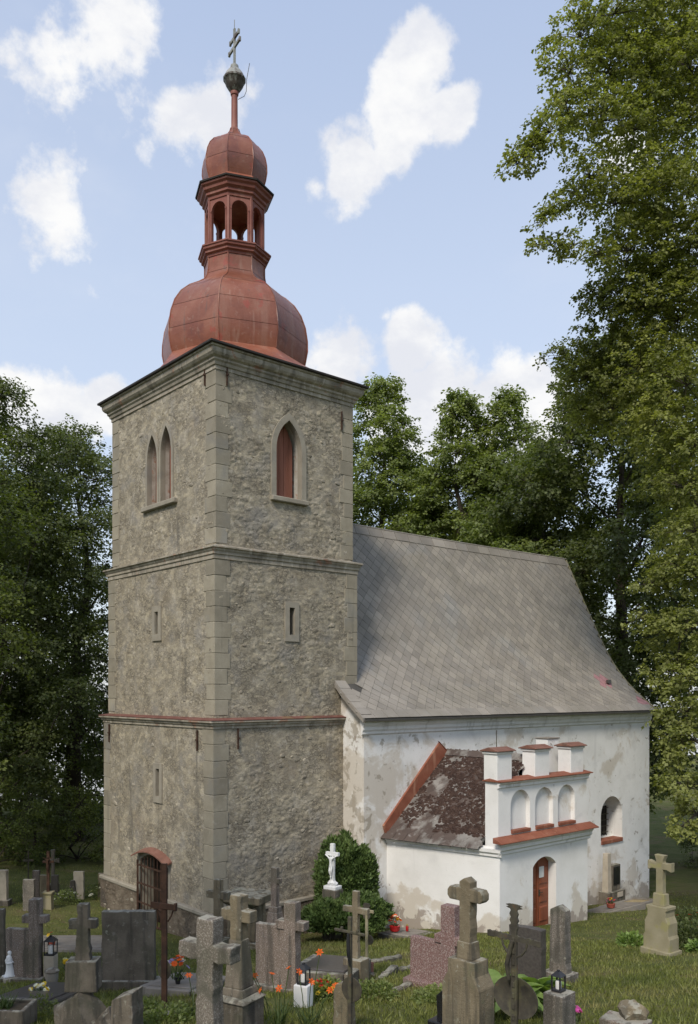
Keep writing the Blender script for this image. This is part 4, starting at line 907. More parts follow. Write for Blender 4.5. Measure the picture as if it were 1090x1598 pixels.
LINDEN = [(16.9, -3.2, 30.3, 2.10), (17.0, -3.3, 27.5, 2.10), (16.8, -3.1, 24.7, 1.90), (17.4, -3.6, 22.0, 2.20), (16.8, -3.1, 19.7, 1.90), (17.3, -3.6, 16.9, 2.00), (17.0, -3.3, 14.4, 1.60), (16.6, -4.3, 11.7, 1.60), (11.9, -4.2, 28.0, 1.50), (13.9, -4.6, 28.8, 2.00), (15.0, -5.6, 29.0, 2.20), (10.7, -3.8, 26.9, 1.25), (10.0, -3.9, 25.5, 1.00), (11.8, -4.1, 26.2, 1.50), (13.6, -4.3, 27.0, 2.00), (13.7, -5.8, 26.2, 2.00), (9.5, -4.1, 24.1, 0.90), (10.7, -4.5, 24.0, 1.30), (12.4, -4.6, 24.4, 1.60), (14.4, -5.0, 25.1, 2.00), (8.7, -4.1, 23.0, 0.75), (7.9, -3.9, 22.2, 0.62), (7.5, -3.9, 21.7, 0.50), (8.4, -4.1, 22.6, 0.60), (10.5, -4.3, 22.3, 1.00), (11.5, -4.5, 21.8, 1.40), (12.7, -4.9, 22.4, 1.60), (13.6, -5.7, 22.4, 2.00), (9.7, -4.3, 21.5, 0.70), (8.8, -4.2, 20.8, 0.50), (8.4, -4.1, 20.3, 0.45), (9.5, -4.4, 19.9, 0.60), (8.8, -4.1, 19.8, 0.50), (8.3, -4.0, 19.6, 0.38), (10.6, -4.4, 20.0, 0.60), (12.3, -4.5, 20.6, 1.40), (14.1, -4.7, 20.9, 2.00), (14.0, -6.0, 20.4, 2.00), (13.4, -4.2, 19.3, 1.90), (14.4, -5.0, 18.9, 2.20), (12.7, -3.5, 19.4, 1.10), (12.3, -3.2, 19.8, 0.60), (13.5, -2.9, 18.3, 1.50), (13.4, -4.2, 17.2, 1.70), (13.6, -5.7, 16.4, 2.00), (13.0, -2.5, 17.4, 1.30), (13.3, -1.5, 18.4, 0.90), (13.7, -3.1, 16.3, 1.40), (13.0, -5.1, 15.0, 1.50), (13.3, -6.1, 14.3, 1.60), (13.7, -1.8, 16.6, 1.00), (12.6, -6.1, 13.0, 1.20), (12.4, -6.6, 11.6, 1.30), (11.9, -6.2, 10.6, 0.95), (11.9, -6.8, 10.2, 1.20), (11.3, -5.7, 10.0, 0.62), (11.6, -5.9, 8.6, 0.90), (11.8, -6.7, 8.7, 1.20), (11.2, -5.6, 9.0, 0.50), (11.5, -6.5, 7.5, 0.95), (11.4, -7.1, 7.2, 1.10), (10.7, -7.2, 6.3, 0.80), (10.3, -6.8, 6.1, 0.50), (10.5, -7.6, 5.5, 0.95), (10.1, -7.2, 5.1, 0.62), (9.8, -7.7, 4.3, 0.75), (10.0, -7.9, 3.6, 0.80), (9.8, -7.2, 4.4, 0.42), (9.5, -7.7, 3.3, 0.45), (10.2, -7.0, 5.6, 0.42), ]

GB = 'trees round the churchyard'
tree('linden_tree', 'huge linden tree towering at the right edge in front of the nave end', 17.8, -5.3, 31, 6.5, 6, 21, .108, 'leaf_linden', boughs=LINDEN, extra=14, dens=50, lps=24, spray=.44, trunk_r=.55, group=GB, droop=.35)
tree('broadleaf_tree', 'dark dense tree beyond the far gable, behind the huge linden', 27.1, 5.1, 27.5, 6.8, 5, 31, .19, 'leaf_dark', nb=60, dens=15, lps=30, spray=1.0, group=GB)
tree('broadleaf_tree', 'green tree rising right beside the tower, leftmost of those above the ridge', 23.3, 18.9, 28.6, 5.0, 7, 32, .17, 'leaf_mid', nb=56, dens=25, lps=32, cone=.4, group=GB)
tree('broadleaf_tree', 'pointed tree above the ridge, left one of the two with twin tops', 25.6, 14.4, 27.2, 4.6, 7, 33, .17, 'leaf_mid', nb=60, dens=25, lps=32, cone=.6, group=GB)
tree('broadleaf_tree', 'pointed tree above the ridge, right one of the two with twin tops', 27.6, 12.6, 27.2, 4.8, 7, 34, .17, 'leaf_mid', nb=60, dens=25, lps=32, cone=.6, group=GB)
tree('broadleaf_tree', 'lower rounded tree in the dip between tower and twin tops', 26.6, 18.8, 24.0, 4.8, 7, 35, .17, 'leaf_mid', nb=44, dens=22, lps=30, cone=.2, group=GB)
tree('broadleaf_tree', 'light green bushy tree over the right half of the ridge', 25.5, 9.0, 22.5, 5.0, 6, 36, .17, 'leaf_mid', nb=44, dens=22, lps=32, group=GB)
tree('broadleaf_tree', 'tall dark round tree right beside the tower on its left', 5.4, 21.4, 21.0, 5.0, 3.5, 41, .14, 'leaf_dark', nb=54, dens=21, lps=32, spray=1.0, group=GB, trunk_r=.4)
tree('broadleaf_tree', 'dark tree at the left edge whose top stands highest there', 0.6, 18.6, 20.8, 4.6, 3, 42, .13, 'leaf_dark', nb=54, dens=24, lps=32, spray=1.0, group=GB, trunk_r=.42)
tree('broadleaf_tree', 'dark tree filling the gap far behind the left trees', 3.2, 27.0, 19.5, 5.5, 2, 43, .28, 'leaf_dark', nb=44, dens=11, lps=18, spray=1.1, group=GB)
tree('broadleaf_tree', 'lighter green tree mostly cut off by the left edge', -6.4, 8.4, 19, 4.4, 3.2, 44, .11, 'leaf_light', nb=50, dens=20, lps=32, spray=.8, group=GB, trunk_r=.35)
tree('broadleaf_tree', 'unseen tall tree outside the left edge, added to shade the graves', -14.5, -8.0, 17, 4.2, 4, 46, .2, 'leaf_dark', nb=40, dens=18, lps=20, spray=1.0, group=GB, trunk_r=.35)  # out of view; added for the shade it casts over the graves
for i, (x, y, h, r, mt, lb) in enumerate(((2.8, 15.2, 3.6, 1.8, 'leaf_light', 'loose green shrub against the tower side behind the small graves'), (-.6, 14.8, 3.8, 1.9, 'leaf_light', 'light green shrub behind the far left graves'), (1.2, 15.6, 3.2, 1.6, 'leaf_dark', 'dark shrub between the two green shrubs behind the graves'),
        (5.0, 13.6, 5.2, 1.7, 'leaf_light', 'yellow green shrub peeping out at the tower wall'), (30.5, 1.5, 3.2, 2.0, 'leaf_dark', 'dark low shrub beyond the far gable'), (33.0, -4.0, 4.5, 2.6, 'leaf_light', 'light green shrub on the bank at the right edge'), (36.0, -8.5, 5.0, 3.0, 'leaf_mid', 'mid green shrub on the bank cut off by the right edge'), (31.5, -1.5, 2.6, 1.6, 'leaf_light', 'small light green shrub just right of the nave corner'))):
    tree('shrub', lb, x, y, h, r, .3, 60+i, .09, mt, nb=16, dens=60, lps=24, spray=.6, trunk_r=.07, group='background shrubs', cat='shrub')

for i, (x, y, h, r, lb) in enumerate(((-4.5, 27.5, 10, 4.5, 'dark thicket at the far left edge under the tall trees'), (8.5, 30.0, 10, 4.5, 'dark thicket close behind the tower on its left'), (1.5, 33.0, 11, 5.0, 'dark thicket between the left trunks'))):
    tree('thicket', lb, x, y, h, r, .3, 160+i, .26, 'leaf_dark', nb=30, dens=9, lps=20, spray=1.2, trunk_r=.15, group='background shrubs', cat='shrub')
def conifer(name, label, x, y, h, r, seed, n=15000, rough=.3):
    """clipped juniper: dense upright sprays of tiny needles"""
    rng = np.random.default_rng(seed); z0 = G(x, y); root = thing(name, label, 'shrub', (x, y, z0), 0, 'junipers by the tower')
    d = unit(rng.normal(size=(n, 3))); d[:, 2] = np.abs(d[:, 2])*1.0-.15; d = unit(d)
    lump = 1+rough*(fbm2(d[:, 0]*2.6+seed, d[:, 1]*2.6+d[:, 2]*2.2, 3, seed)-.5)*2.4
    rad = lump*(.70+.30*rng.random(n)**.5); P = np.stack([d[:, 0]*r*rad, d[:, 1]*r*rad, .45*h+d[:, 2]*h*.55*rad], 1)
    P[:, 2] = np.maximum(P[:, 2], .03)
    T = unit(d*.8+np.array([0, 0, .7])+rng.normal(size=(n, 3))*.45); N = unit(rng.normal(size=(n, 3))); N = unit(N-T*(N*T).sum(-1, keepdims=True))
    V = leaf_quads(P, T, N, .12*rng.uniform(.6, 1.3, n), .22)
    link('foliage', npmesh('foliage', V, np.arange(len(V)).reshape(-1, 4), 'juniper'), root)
    m = MB(); 
    for k in range(5): q = k*1.26; m.tube([(0, 0, -.1), (.2*math.cos(q)*r, .2*math.sin(q)*r, .3*h), (.5*math.cos(q)*r, .5*math.sin(q)*r, .65*h)], [.05, .035, .012], 5)
    m.build('stems', 'bark', root)
    return root
conifer('juniper_shrub', 'tall rounded juniper in the corner of tower and nave', 3.45, -1.28, 2.6, .85, 71, 22000)
conifer('juniper_shrub', 'low spreading juniper in front of the tall one', 2.75, -2.25, 1.12, 1.0, 72, 22000, .32)
t_ = conifer('juniper_shrub', 'low juniper lobe beside the white crucifix plinth', 1.95, -2.2, .85, .5, 73, 7000, .5)
tj = conifer('thuja', 'small dark columnar thuja beyond the yellowish cross', 27.3, -3.6, 2.2, .45, 74, 3500); tj['group'] = 'background shrubs'

# grass: short blades over the churchyard
rg = np.random.default_rng(15)
def blades(n, x0, x1, y0, y1, hmin, hmax, keep=None):
    x = rg.uniform(x0, x1, n); y = rg.uniform(y0, y1, n); ok = np.ones(n, bool)
    ok &= ~((x > -.3) & (x < 5) & (y > -.3) & (y < 6.4)); ok &= ~((x > 4.2) & (x < 19.6) & (y > -1.1) & (y < 7.2)); ok &= ~((x > 5.3) & (x < 10.05) & (y > -4.6) & (y < -1))
    ok &= fbm2(x*.9, y*.9, 3, 55)+.25*rg.random(n) > .42
    x = x[ok]; y = y[ok]; n = len(x)
    z = gz(x, y)
    h = rg.uniform(hmin, hmax, n)*(.6+.8*fbm2(x*.7, y*.7, 2, 91)); q = rg.uniform(0, 2*np.pi, n); wv = .008+.010*rg.random(n); ln = rg.normal(size=(n, 2))*.5
    c, s = np.cos(q)*wv, np.sin(q)*wv
    V = np.stack([np.stack([x-c, y-s, z-.02], 1), np.stack([x+c, y+s, z-.02], 1), np.stack([x+ln[:, 0]*h, y+ln[:, 1]*h, z+h], 1)], 1).reshape(-1, 3)
    return V
V = np.concatenate([blades(125000, -13, 22, -16, 14, .025, .075), blades(100000, -11, 6, -15, -2, .03, .085)])
go = link('grass', npmesh('grass', V, np.arange(len(V)).reshape(-1, 3), 'blade', 3)); tag(go, 'short green churchyard grass between the graves', 'grass', kind='stuff')
# ------------------------------------------------------------------ graves and the things on them
PL = {'front_cross': (-7.11, -11.30, -1.21, 0.65, 1.57, 0.20),
'column_cross': (-5.93, -10.08, -1.25, 0.45, 1.65, 0.34),
'granite_slab': (-3.70, -7.84, -1.15, 0.76, 1.46, 0.20),
'obelisk_cross': (-0.23, -2.98, -1.24, 0.46, 1.95, 0.20),
'table_tomb': (-0.16, -1.71, -1.12, 1.08, 1.36, 0.75),
'tan_cross': (-2.19, -3.66, -1.19, 0.53, 1.73, 0.14),
'rust_cross': (-5.98, -8.25, -1.16, 0.42, 2.13, 0.05),
'big_slab': (-5.09, -5.39, -0.71, 0.91, 1.34, 0.16),
'rock_cross': (-7.22, -8.36, -0.69, 0.59, 1.66, 0.50),
'wedge': (-6.97, -9.11, -0.95, 0.32, 0.59, 0.30),
'left_cross': (-6.06, -3.10, -0.79, 0.65, 1.54, 0.18),
'edge_slab': (-6.26, -2.19, -0.67, 0.32, 1.32, 0.14),
'ridge_cover': (-2.61, -7.85, -0.69, 1.03, 0.55, 0.90),
'stone_cross_mid': (-2.30, -8.18, -1.31, 0.51, 1.56, 0.10),
'iron_disc_cross': (-5.00, -11.14, -1.34, 0.45, 1.43, 0.04),
'thin_cross': (-1.60, -7.67, -1.33, 0.31, 1.32, 0.06),
'small_stele': (-4.92, -10.94, -1.30, 0.25, 0.59, 0.16),
'red_stone': (-1.84, -9.57, -1.39, 0.87, 1.36, 0.18),
'tall_cross': (-4.31, -12.46, -1.48, 0.51, 1.89, 0.22),
'black_stele': (-4.27, -12.03, -1.41, 0.15, 0.52, 0.08),
'ornate_cross': (-4.50, -13.29, -1.49, 0.72, 1.60, 0.04),
'dark_stone': (-1.72, -11.33, -1.47, 0.54, 1.06, 0.14),
'granite_stele': (-0.14, -10.78, -1.51, 0.31, 1.25, 0.18),
'lantern_block': (-3.50, -13.16, -1.51, 0.16, 0.51, 0.28),
'rock': (-2.87, -13.64, -1.37, 0.45, 0.41, 0.40),
'yellow_cross': (4.03, -10.21, -1.62, 0.64, 1.99, 0.36),
'wall_monument': (16.32, -1.14, -1.72, 0.96, 1.92, 0.35),
'white_crucifix': (2.38, -1.92, -1.32, 0.41, 2.48, 0.20),
'far_stele': (-0.34, 7.63, -0.76, 0.33, 0.89, 0.12),
'far_granite': (-2.42, 6.38, -0.71, 0.33, 0.93, 0.16),
'far_tall': (-1.46, 8.33, -0.71, 0.22, 0.86, 0.12),
'far_crucifix': (-1.80, 6.50, -0.73, 0.32, 1.74, 0.20),
'far_slab': (-1.33, 8.02, -0.72, 0.27, 0.76, 0.10),
'far_dark': (-1.05, 7.84, -0.73, 0.22, 0.78, 0.12),
'far_cross': (-0.90, 8.37, -0.73, 0.28, 1.52, 0.08),
'far_edge': (-2.83, 7.47, -0.68, 0.32, 1.05, 0.20),
'far_last': (0.45, 7.60, -0.78, 0.27, 0.80, 0.12),
'far_metal': (-1.88, 7.90, -0.71, 0.27, 1.55, 0.03),
'far_small': (-0.54, 7.66, -0.75, 0.16, 0.62, 0.10),
}
AT = {'basket': (4.64, -1.63),
'candle': (5.04, -1.91),
'slab_mid': (5.24, -1.16),
'lily': (-5.34, -10.39),
'lily2': (-5.84, -8.43),
'vase': (-4.95, -6.63),
'glass_lantern': (-4.30, -9.30),
'hosta': (-2.99, -12.09),
'hosta2': (-2.58, -12.17),
'hosta3': (-2.75, -11.57),
'paved': (-3.21, 1.45),
'urn': (-5.84, -3.87),
'vase2': (-5.34, -3.38),
'cover_left': (-6.64, -5.57),
'figure': (-6.28, -2.97),
'planter': (-7.84, -7.23),
'redpot': (-3.87, 1.22),
'bouquet': (13.57, -2.73),
'straw': (17.93, -1.14),
'slate_wall': (14.41, -2.53),
'plantw': (4.83, -9.06),
'bushR': (5.28, -10.04),
'bushR2': (8.43, -8.60),
'yellow': (-3.76, -9.10),
'kerb1': (-1.75, -8.13),
'kerb2': (-0.87, -7.70),
'kerb3': (-0.39, -7.72),
'lantern_left': (-5.76, -3.21),
'hang': (-1.74, -11.31),
'pink': (-2.68, -12.81),
'slab_vase': (-4.71, -6.57),
'weed': (-6.35, -8.19),
'weed2': (-6.36, -8.84),
'weed3': (-7.31, -7.04),
'flowcov': (-6.70, -5.51),
'soil1': (-0.68, -11.23),
}

def cross_poly(w, h, ua, aw, za, style='plain', flare=0.):
    W = w/2
    if style == 'point':
        c = aw*.45; end = [(W-c, za-aw), (W, za-aw*.45), (W, za+aw*.45), (W-c, za+aw)]; top = [(ua, h-ua*.55), (0, h), (-ua, h-ua*.55)]
    elif style == 'flare': end = [(W-.10, za-aw), (W, za-aw*1.55), (W, za+aw*1.55), (W-.10, za+aw)]; top = [(ua, h-.12), (ua*1.5, h), (-ua*1.5, h), (-ua, h-.12)]
    else: end = [(W, za-aw), (W, za+aw)]; top = [(ua, h), (-ua, h)]
    left = [(-x, z) for x, z in end][::-1]
    return [(-ua*(1+flare), 0), (ua*(1+flare), 0), (ua, za-aw)]+end+[(ua, za+aw)]+top+[(-ua, za+aw)]+left+[(-ua, za-aw)]
def put(key, name, label, cat, group='gravestones and crosses'):
    x, y, rz, w_, h_, t_ = PL[key]; z = G(x, y); return thing(name, label, cat, (x, y, z), rz, group), w_, h_, t_
def slabmesh(mb_poly, t, z, bev=.012, j=.004, step=.09):
    m = MB(); m.prism(ragged([(a, b+z) for a, b in mb_poly], step, j), -t/2, t/2); return m
def block(root, name, mat, w_, d_, z0, z1, top=None, bev=.015, xo=0, yo=0):
    m = MB(); t_ = top or (w_, d_); m.frustum(z0, z1, (w_/2, d_/2), (t_[0]/2, t_[1]/2)); m.v = [(x+xo, y+yo, z) for x, y, z in m.v]
    return m.build(name, mat, root, bevel=bev, seg=2, jit=.003)

# speckled granite cross close to the camera
r, w_, h_, t_ = put('front_cross', 'grave_cross', 'thick speckled granite cross without plinth, nearest to the camera left of the lilies', 'grave cross')
slabmesh(cross_poly(.68, h_+.12, .108, .088, h_-.24, 'plain', .15), .19, -.12, j=.007, step=.07).build('cross', 'granite', r, bevel=.018, seg=2)
# stone cross on a tapering shaft and block
r, w_, h_, t_ = put('column_cross', 'grave_cross', 'grey stone cross on tapering stepped shaft and square block, behind the speckled one', 'grave cross')
block(r, 'base', 'grey_stone', .46, .44, -.2, .42); block(r, 'cap', 'grey_stone', .52, .50, .42, .47, (.40, .38)); block(r, 'step', 'grey_stone', .36, .33, .47, .56, (.30, .27)); block(r, 'shaft', 'grey_stone', .28, .25, .56, 1.16, (.20, .17))
slabmesh(cross_poly(.46, .58, .085, .075, .33), .16, 1.13, j=.006, step=.06).build('cross', 'sandstone', r, bevel=.014, seg=2)
# three headstones that join a low slab and a cross
def slab_cross(key, label, mat, slab_w, slab_h, up, top, arm_z, arm, base_mat):
    r, w_, h_, t_ = put(key, 'headstone', label, 'headstone'); x1 = w_/2
    slabmesh([(-x1, 0), (x1-up*.9, 0), (x1-up*.9, slab_h), (-x1, slab_h)], .13, 0, j=.004).build('slab', mat, r, bevel=.012, seg=2)
    p = cross_poly(up+2*arm, h_, up/2, .068, arm_z); xo = x1-up/2
    slabmesh([(a+xo, b) for a, b in p], .19, 0, j=.004).build('cross', mat, r, bevel=.012, seg=2)
    block(r, 'base', base_mat, w_+.14, .34, -.2, .09, xo=0); return r
slab_cross('granite_slab', 'pale pinkish granite headstone with a cross at its right side, behind the lilies', 'pink_granite', .5, 1.06, .21, 1.46, 1.09, .15, 'grey_stone')
slab_cross('red_stone', 'red speckled granite headstone with cross, left of the tall stone cross', 'red_granite', .6, .76, .26, 1.36, .82, .12, 'red_granite')
slab_cross('left_cross', 'mottled brown granite headstone with cross at the left edge', 'pink_granite', .5, .98, .20, 1.53, 1.17, .13, 'grey_stone')
# sandstone cross near the tower
r, w_, h_, t_ = put('obelisk_cross', 'grave_cross', 'slim pinkish sandstone pillar cross in front of the tower corner', 'grave cross')
block(r, 'base', 'sandstone', .50, .42, -.2, .55); block(r, 'shaft', 'pink_granite', .34, .30, .55, .92, (.26, .22)); block(r, 'step', 'pink_granite', .24, .2, .92, 1.05)
slabmesh(cross_poly(.32, h_-1.03, .085, .055, .62), .12, 1.03).build('cross', 'pink_granite', r, bevel=.012, seg=2)
r, w_, h_, t_ = put('table_tomb', 'table_tomb', 'sandstone table tomb with heavy moulded slab by the tower corner', 'tomb', 'tombs')
block(r, 'base', 'sandstone', 1.0, .72, -.3, .22); block(r, 'pedestal', 'sandstone', .72, .50, .22, 1.06); block(r, 'moulding', 'sandstone', .80, .58, 1.06, 1.16, (1.05, .78)); block(r, 'table_slab', 'sandstone', 1.20, .92, 1.16, 1.33, bev=.025)
for s in (-1, 1): block(r, 'pilaster', 'sandstone', .14, .54, .24, 1.05, xo=s*.31)
r, w_, h_, t_ = put('tan_cross', 'grave_cross', 'plain yellowish sandstone cross left of the table tomb', 'grave cross')
block(r, 'base', 'sandstone', .42, .32, -.2, .5); slabmesh(cross_poly(.54, h_-.48, .085, .075, h_-.80), .13, .48).build('cross', 'sandstone', r, bevel=.012, seg=2)
# rusty wrought-iron cross
r, w_, h_, t_ = put('rust_cross', 'iron_cross', 'tall rusty iron cross with round plate, before the tower gate', 'iron cross', 'iron crosses')
m = MB(); m.box((0, 0, h_/2-.1), (.085, .028, h_+.2)); m.box((.02, .028, h_/2-.1), (.02, .03, h_+.2)); m.build('upright', 'rust', r, bevel=.004)
m = MB(); m.box((0, -.016, h_-.60), (.42, .02, .085)); m.box((.19, .012, h_-.6), (.03, .05, .11)); m.build('crossbar', 'rust', r, bevel=.004)
for s in (-1, 1):
    m = MB(); m.tube([(s*.05, .02, h_-.62-.20), (s*.10, .03, h_-.62-.12), (s*.14, .02, h_-.66)], .012, 6); m.build('scroll', 'rust', r)
m = MB().lathe([(.005, -.005), (.125, -.006), (.13, 0), (.125, .006), (.005, .008)], 20, (0, 0)); m.v = [(x*.9-.02, z+.03, y*1.15+.62) for x, y, z in m.v]; m.build('plate', 'iron', r, smooth=40)
block(r, 'foot', 'grey_stone', .34, .26, -.2, .06)
# plain slabs and stelae
def stele(key, label, mat, top='flat', base=None, name='headstone', taper=0., cat='headstone', bev=.012):
    r, w_, h_, t_ = put(key, name, label, cat); x1 = w_/2; z0 = -.15
    if base: block(r, 'base', base, w_+.16, t_+.16, -.2, .16); z0 = .14
    H = h_; q = x1*(1-taper)
    tops = {'flat': [(q, H), (-q, H)], 'gable': [(q, H-.07), (0, H), (-q, H-.07)], 'slant': [(q, H-.02), (-q, H-.13)], 'round': [(q, H-.10), (q*.7, H-.02), (0, H), (-q*.7, H-.02), (-q, H-.10)]}[top]
    slabmesh([(-x1, 0), (x1, 0)]+[(a, b-z0) for a, b in tops], t_, z0, j=.005).build('slab', mat, r, bevel=bev, seg=2); return r
stele('big_slab', 'wide plain grey headstone stained with dark streaks, left of the rusty cross', 'grey_stone', base='grey_stone')
stele('wedge', 'short leaning grey stump with slanted top at the bottom left', 'grey_stone', 'slant', taper=.12)
stele('edge_slab', 'narrow grey headstone cut off by the left picture edge', 'grey_stone')
stele('small_stele', 'low brown stone stump behind the iron cross with round disc', 'sandstone', 'round', taper=.12)
stele('black_stele', 'small polished black stele beside the tall stone cross', 'black_granite', 'gable', base='black_granite', bev=.006)
stele('dark_stone', 'polished dark granite headstone between ornate iron cross and granite stele', 'dark_granite', base='grey_stone', bev=.006)
stele('granite_stele', 'tall tapering grey granite stele with pointed top, below the porch door', 'granite', 'gable', base='granite', taper=.14)
stele('far_stele', 'pale square headstone on the lawn just left of the tower', 'pale_stone'); stele('far_granite', 'rough grey granite headstone on the far left lawn', 'granite')
stele('far_tall', 'upright brownish headstone behind the far left granite one', 'pink_granite'); stele('far_slab', 'low pinkish headstone behind the crucifix on yellow pedestal', 'sandstone')
stele('far_dark', 'dark headstone right of the crucifix on yellow pedestal', 'dark_granite'); stele('far_edge', 'pale headstone on the far lawn at the very left edge', 'pale_stone', base='grey_stone')
stele('far_last', 'brown headstone partly hidden by the tower corner on the far lawn', 'sandstone'); stele('far_small', 'tiny stone beside the pale square headstone on the lawn', 'grey_stone', 'round')
# cross on block and boulder
r, w_, h_, t_ = put('rock_cross', 'grave_cross', 'small grey stone cross on a block upon a rough boulder, bottom left', 'grave cross')
def boulder(name, mat, root, w_, d_, h_, seed, z=0., xo=0, yo=0, cuts=7):
    bm = bmesh.new(); bmesh.ops.create_icosphere(bm, subdivisions=4, radius=1); rs_ = random.Random(seed)
    pl = [(Vector((rs_.uniform(-1, 1), rs_.uniform(-1, 1), rs_.uniform(-.5, 1))).normalized(), rs_.uniform(.50, .80)) for _ in range(cuts)]
    for v_ in bm.verts:
        for n_, d0 in pl:
            k_ = v_.co.dot(n_)-d0
            if k_ > 0: v_.co -= n_*k_
        q_ = np.array([v_.co.x*2.2+seed]); p_ = np.array([v_.co.y*2.2+v_.co.z*1.7]); v_.co *= 1+.34*(float(fbm2(q_, p_, 4, seed)[0])-.5)+.02*(rs_.random()-.5); v_.co.x *= w_/2; v_.co.y *= d_/2; v_.co.z *= h_/2; v_.co += Vector((xo, yo, z+h_/2))
    me = bpy.data.meshes.new(name); bm.to_mesh(me); bm.free(); finish(me, mat, 24); return link(name, me, root)
boulder('boulder', 'grey_stone', r, .86, .66, .84, 4, -.25); boulder('boulder', 'grey_stone', r, .5, .5, .6, 6, -.25, .32, .05)
block(r, 'block', 'grey_stone', .42, .30, .54, .93, (.40, .28)); slabmesh(cross_poly(.36, h_-.9, .07, .06, h_-1.16, 'plain', .5), .13, .9, j=.006, step=.05).build('cross', 'grey_stone', r, bevel=.012, seg=2)
# tall stone cross with gabled plinth
r, w_, h_, t_ = put('tall_cross', 'grave_cross', 'tallest weathered stone cross with clipped arm ends, before the porch wall', 'grave cross')
pl_h = h_*.50
block(r, 'foot', 'sandstone', .60, .42, -.3, .12); block(r, 'plinth', 'sandstone', .40, .30, .12, pl_h, (.38, .28))
for s in (-1, 1):
    m = MB(); m.prism([(s*.19-.075, .12), (s*.19+.075, .12), (s*.19+.075, pl_h*.68), (s*.19-s*.04, pl_h*.90), (s*.19-.075, pl_h*.68)] if s < 0 else [(s*.19-.075, .12), (s*.19+.075, .12), (s*.19+.075, pl_h*.68), (s*.19-s*.04, pl_h*.90), (s*.19-.075, pl_h*.68)], -.16, .16); m.build('buttress', 'sandstone', r, bevel=.01)
block(r, 'collar', 'sandstone', .23, .19, pl_h, pl_h+.20, (.20, .17))
slabmesh(cross_poly(.50, h_-pl_h-.16, .078, .075, (h_-pl_h)*.62, 'point'), .15, pl_h+.16, j=.004).build('cross', 'sandstone', r, bevel=.014, seg=2)
# ornate cast-iron cross with dish
r, w_, h_, t_ = put('ornate_cross', 'iron_cross', 'ornate cast iron cross with scrolled arms and a big round dish, bottom right', 'iron cross', 'iron crosses')
m = MB(); m.prism([(-.045, -.2), (.045, -.2), (.032, h_-.25), (-.032, h_-.25)], -.014, .014); m.build('upright', 'iron', r)
for k in range(9):
    m = MB(); m.box((0, -.02, .25+k*.12), (.034, .012, .06)); m.build('boss', 'iron', r, bevel=.004)
za = h_-.37
def spiky(L, hw, seed, n=9):
    rs_ = random.Random(seed); up = [(L*k/n, hw*(1.0+.5*(k % 2)+.25*rs_.random())) for k in range(n+1)]; lo_ = [(L*k/n, -hw*(1.0+.5*(k % 2)+.25*rs_.random())) for k in range(n, -1, -1)]; return [(a, b) for a, b in lo_][::-1]+up[::-1]
for s in (-1, 1):
    m = MB(); m.prism([(s*a, za+b) for a, b in spiky(.33, .022, 5+s)][::s], -.012, .012); m.build('arm', 'iron', r)
    m = MB(); m.tube([(s*.03, 0, za-.20), (s*.09, 0, za-.17), (s*.145, 0, za-.10), (s*.165, 0, za-.02)], .013, 6); m.build('brace', 'iron', r)
    m = MB(); m.box((s*.30, -.016, za), (.09, .012, .07)); m.build('rosette', 'iron', r, bevel=.02)
m = MB(); m.prism([(b, h_-.28+a) for a, b in spiky(.28, .034, 3, 8)][::-1], -.012, .012); m.build('finial', 'iron', r)
m = MB(); m.prism([(b*1.8, h_-.05+a*.3) for a, b in spiky(.16, .034, 8, 4)][::-1], -.010, .010); m.build('crown', 'iron', r)
m = MB().lathe([(.005, .05), (.12, .045), (.22, .028), (.275, .0), (.285, -.004), (.285, -.014), (.27, -.012), (.21, .012), (.1, .03), (.005, .035)], 28); m.v = [(x, z+.03, y*.80+.58) for x, y, z in m.v]; m.build('dish', 'iron', r, smooth=40)
m = MB(); m.tube([(-.05, -.03, za-.45), (-.06, -.05, za-.28), (-.03, -.045, za-.12), (.0, -.04, za-.02)], [.02, .03, .026, .022], 7); m.build('corpus', 'iron', r, smooth=50)
block(r, 'foot', 'grey_stone', .4, .3, -.25, .04)
# iron cross with disc
r, w_, h_, t_ = put('iron_disc_cross', 'iron_cross', 'dark mossy iron cross with round disc, bottom centre', 'iron cross', 'iron crosses')
m = MB(); m.box((0, 0, h_/2-.15), (.05, .045, h_+.3)); m.build('upright', 'iron', r, bevel=.006)
m = MB(); m.box((0, -.01, h_-.19), (.46, .03, .035)); m.box((-.12, -.01, h_-.17), (.03, .035, .06)); m.box((.12, -.01, h_-.17), (.03, .035, .06)); m.build('crossbar', 'iron', r, bevel=.006)
m = MB().lathe([(.005, -.006), (.15, -.008), (.155, 0), (.15, .008), (.005, .01)], 24); m.v = [(x, z+.035, y+.52) for x, y, z in m.v]; m.build('disc', 'iron', r, smooth=40)
m = MB(); m.tube([(.02, -.03, h_-.60), (.01, -.05, h_-.46), (0, -.045, h_-.30), (.0, -.04, h_-.2)], [.012, .022, .022, .016], 7); m.build('corpus', 'black_metal', r, smooth=50)
r, w_, h_, t_ = put('stone_cross_mid', 'grave_cross', 'slim mossy stone cross behind the iron disc cross, before the junipers', 'grave cross')
block(r, 'base', 'sandstone', .36, .28, -.2, .42); slabmesh(cross_poly(.50, h_-.4, .055, .05, h_-.72), .09, .4).build('cross', 'sandstone', r, bevel=.01, seg=2)
r, w_, h_, t_ = put('thin_cross', 'iron_cross', 'thin yellow green metal cross with small dark disc and crown', 'iron cross', 'iron crosses')
m = MB(); m.box((0, 0, h_/2-.1), (.055, .03, h_-.1)); m.build('upright', 'yellow_stone', r, bevel=.006)
m = MB(); m.box((0, 0, h_-.16), (.30, .026, .06)); m.build('crossbar', 'yellow_stone', r, bevel=.008)
m = MB(); m.prism([(b*1.4, h_-.30+a) for a, b in spiky(.28, .034, 13, 6)][::-1], -.014, .01); m.build('ornament', 'iron', r)
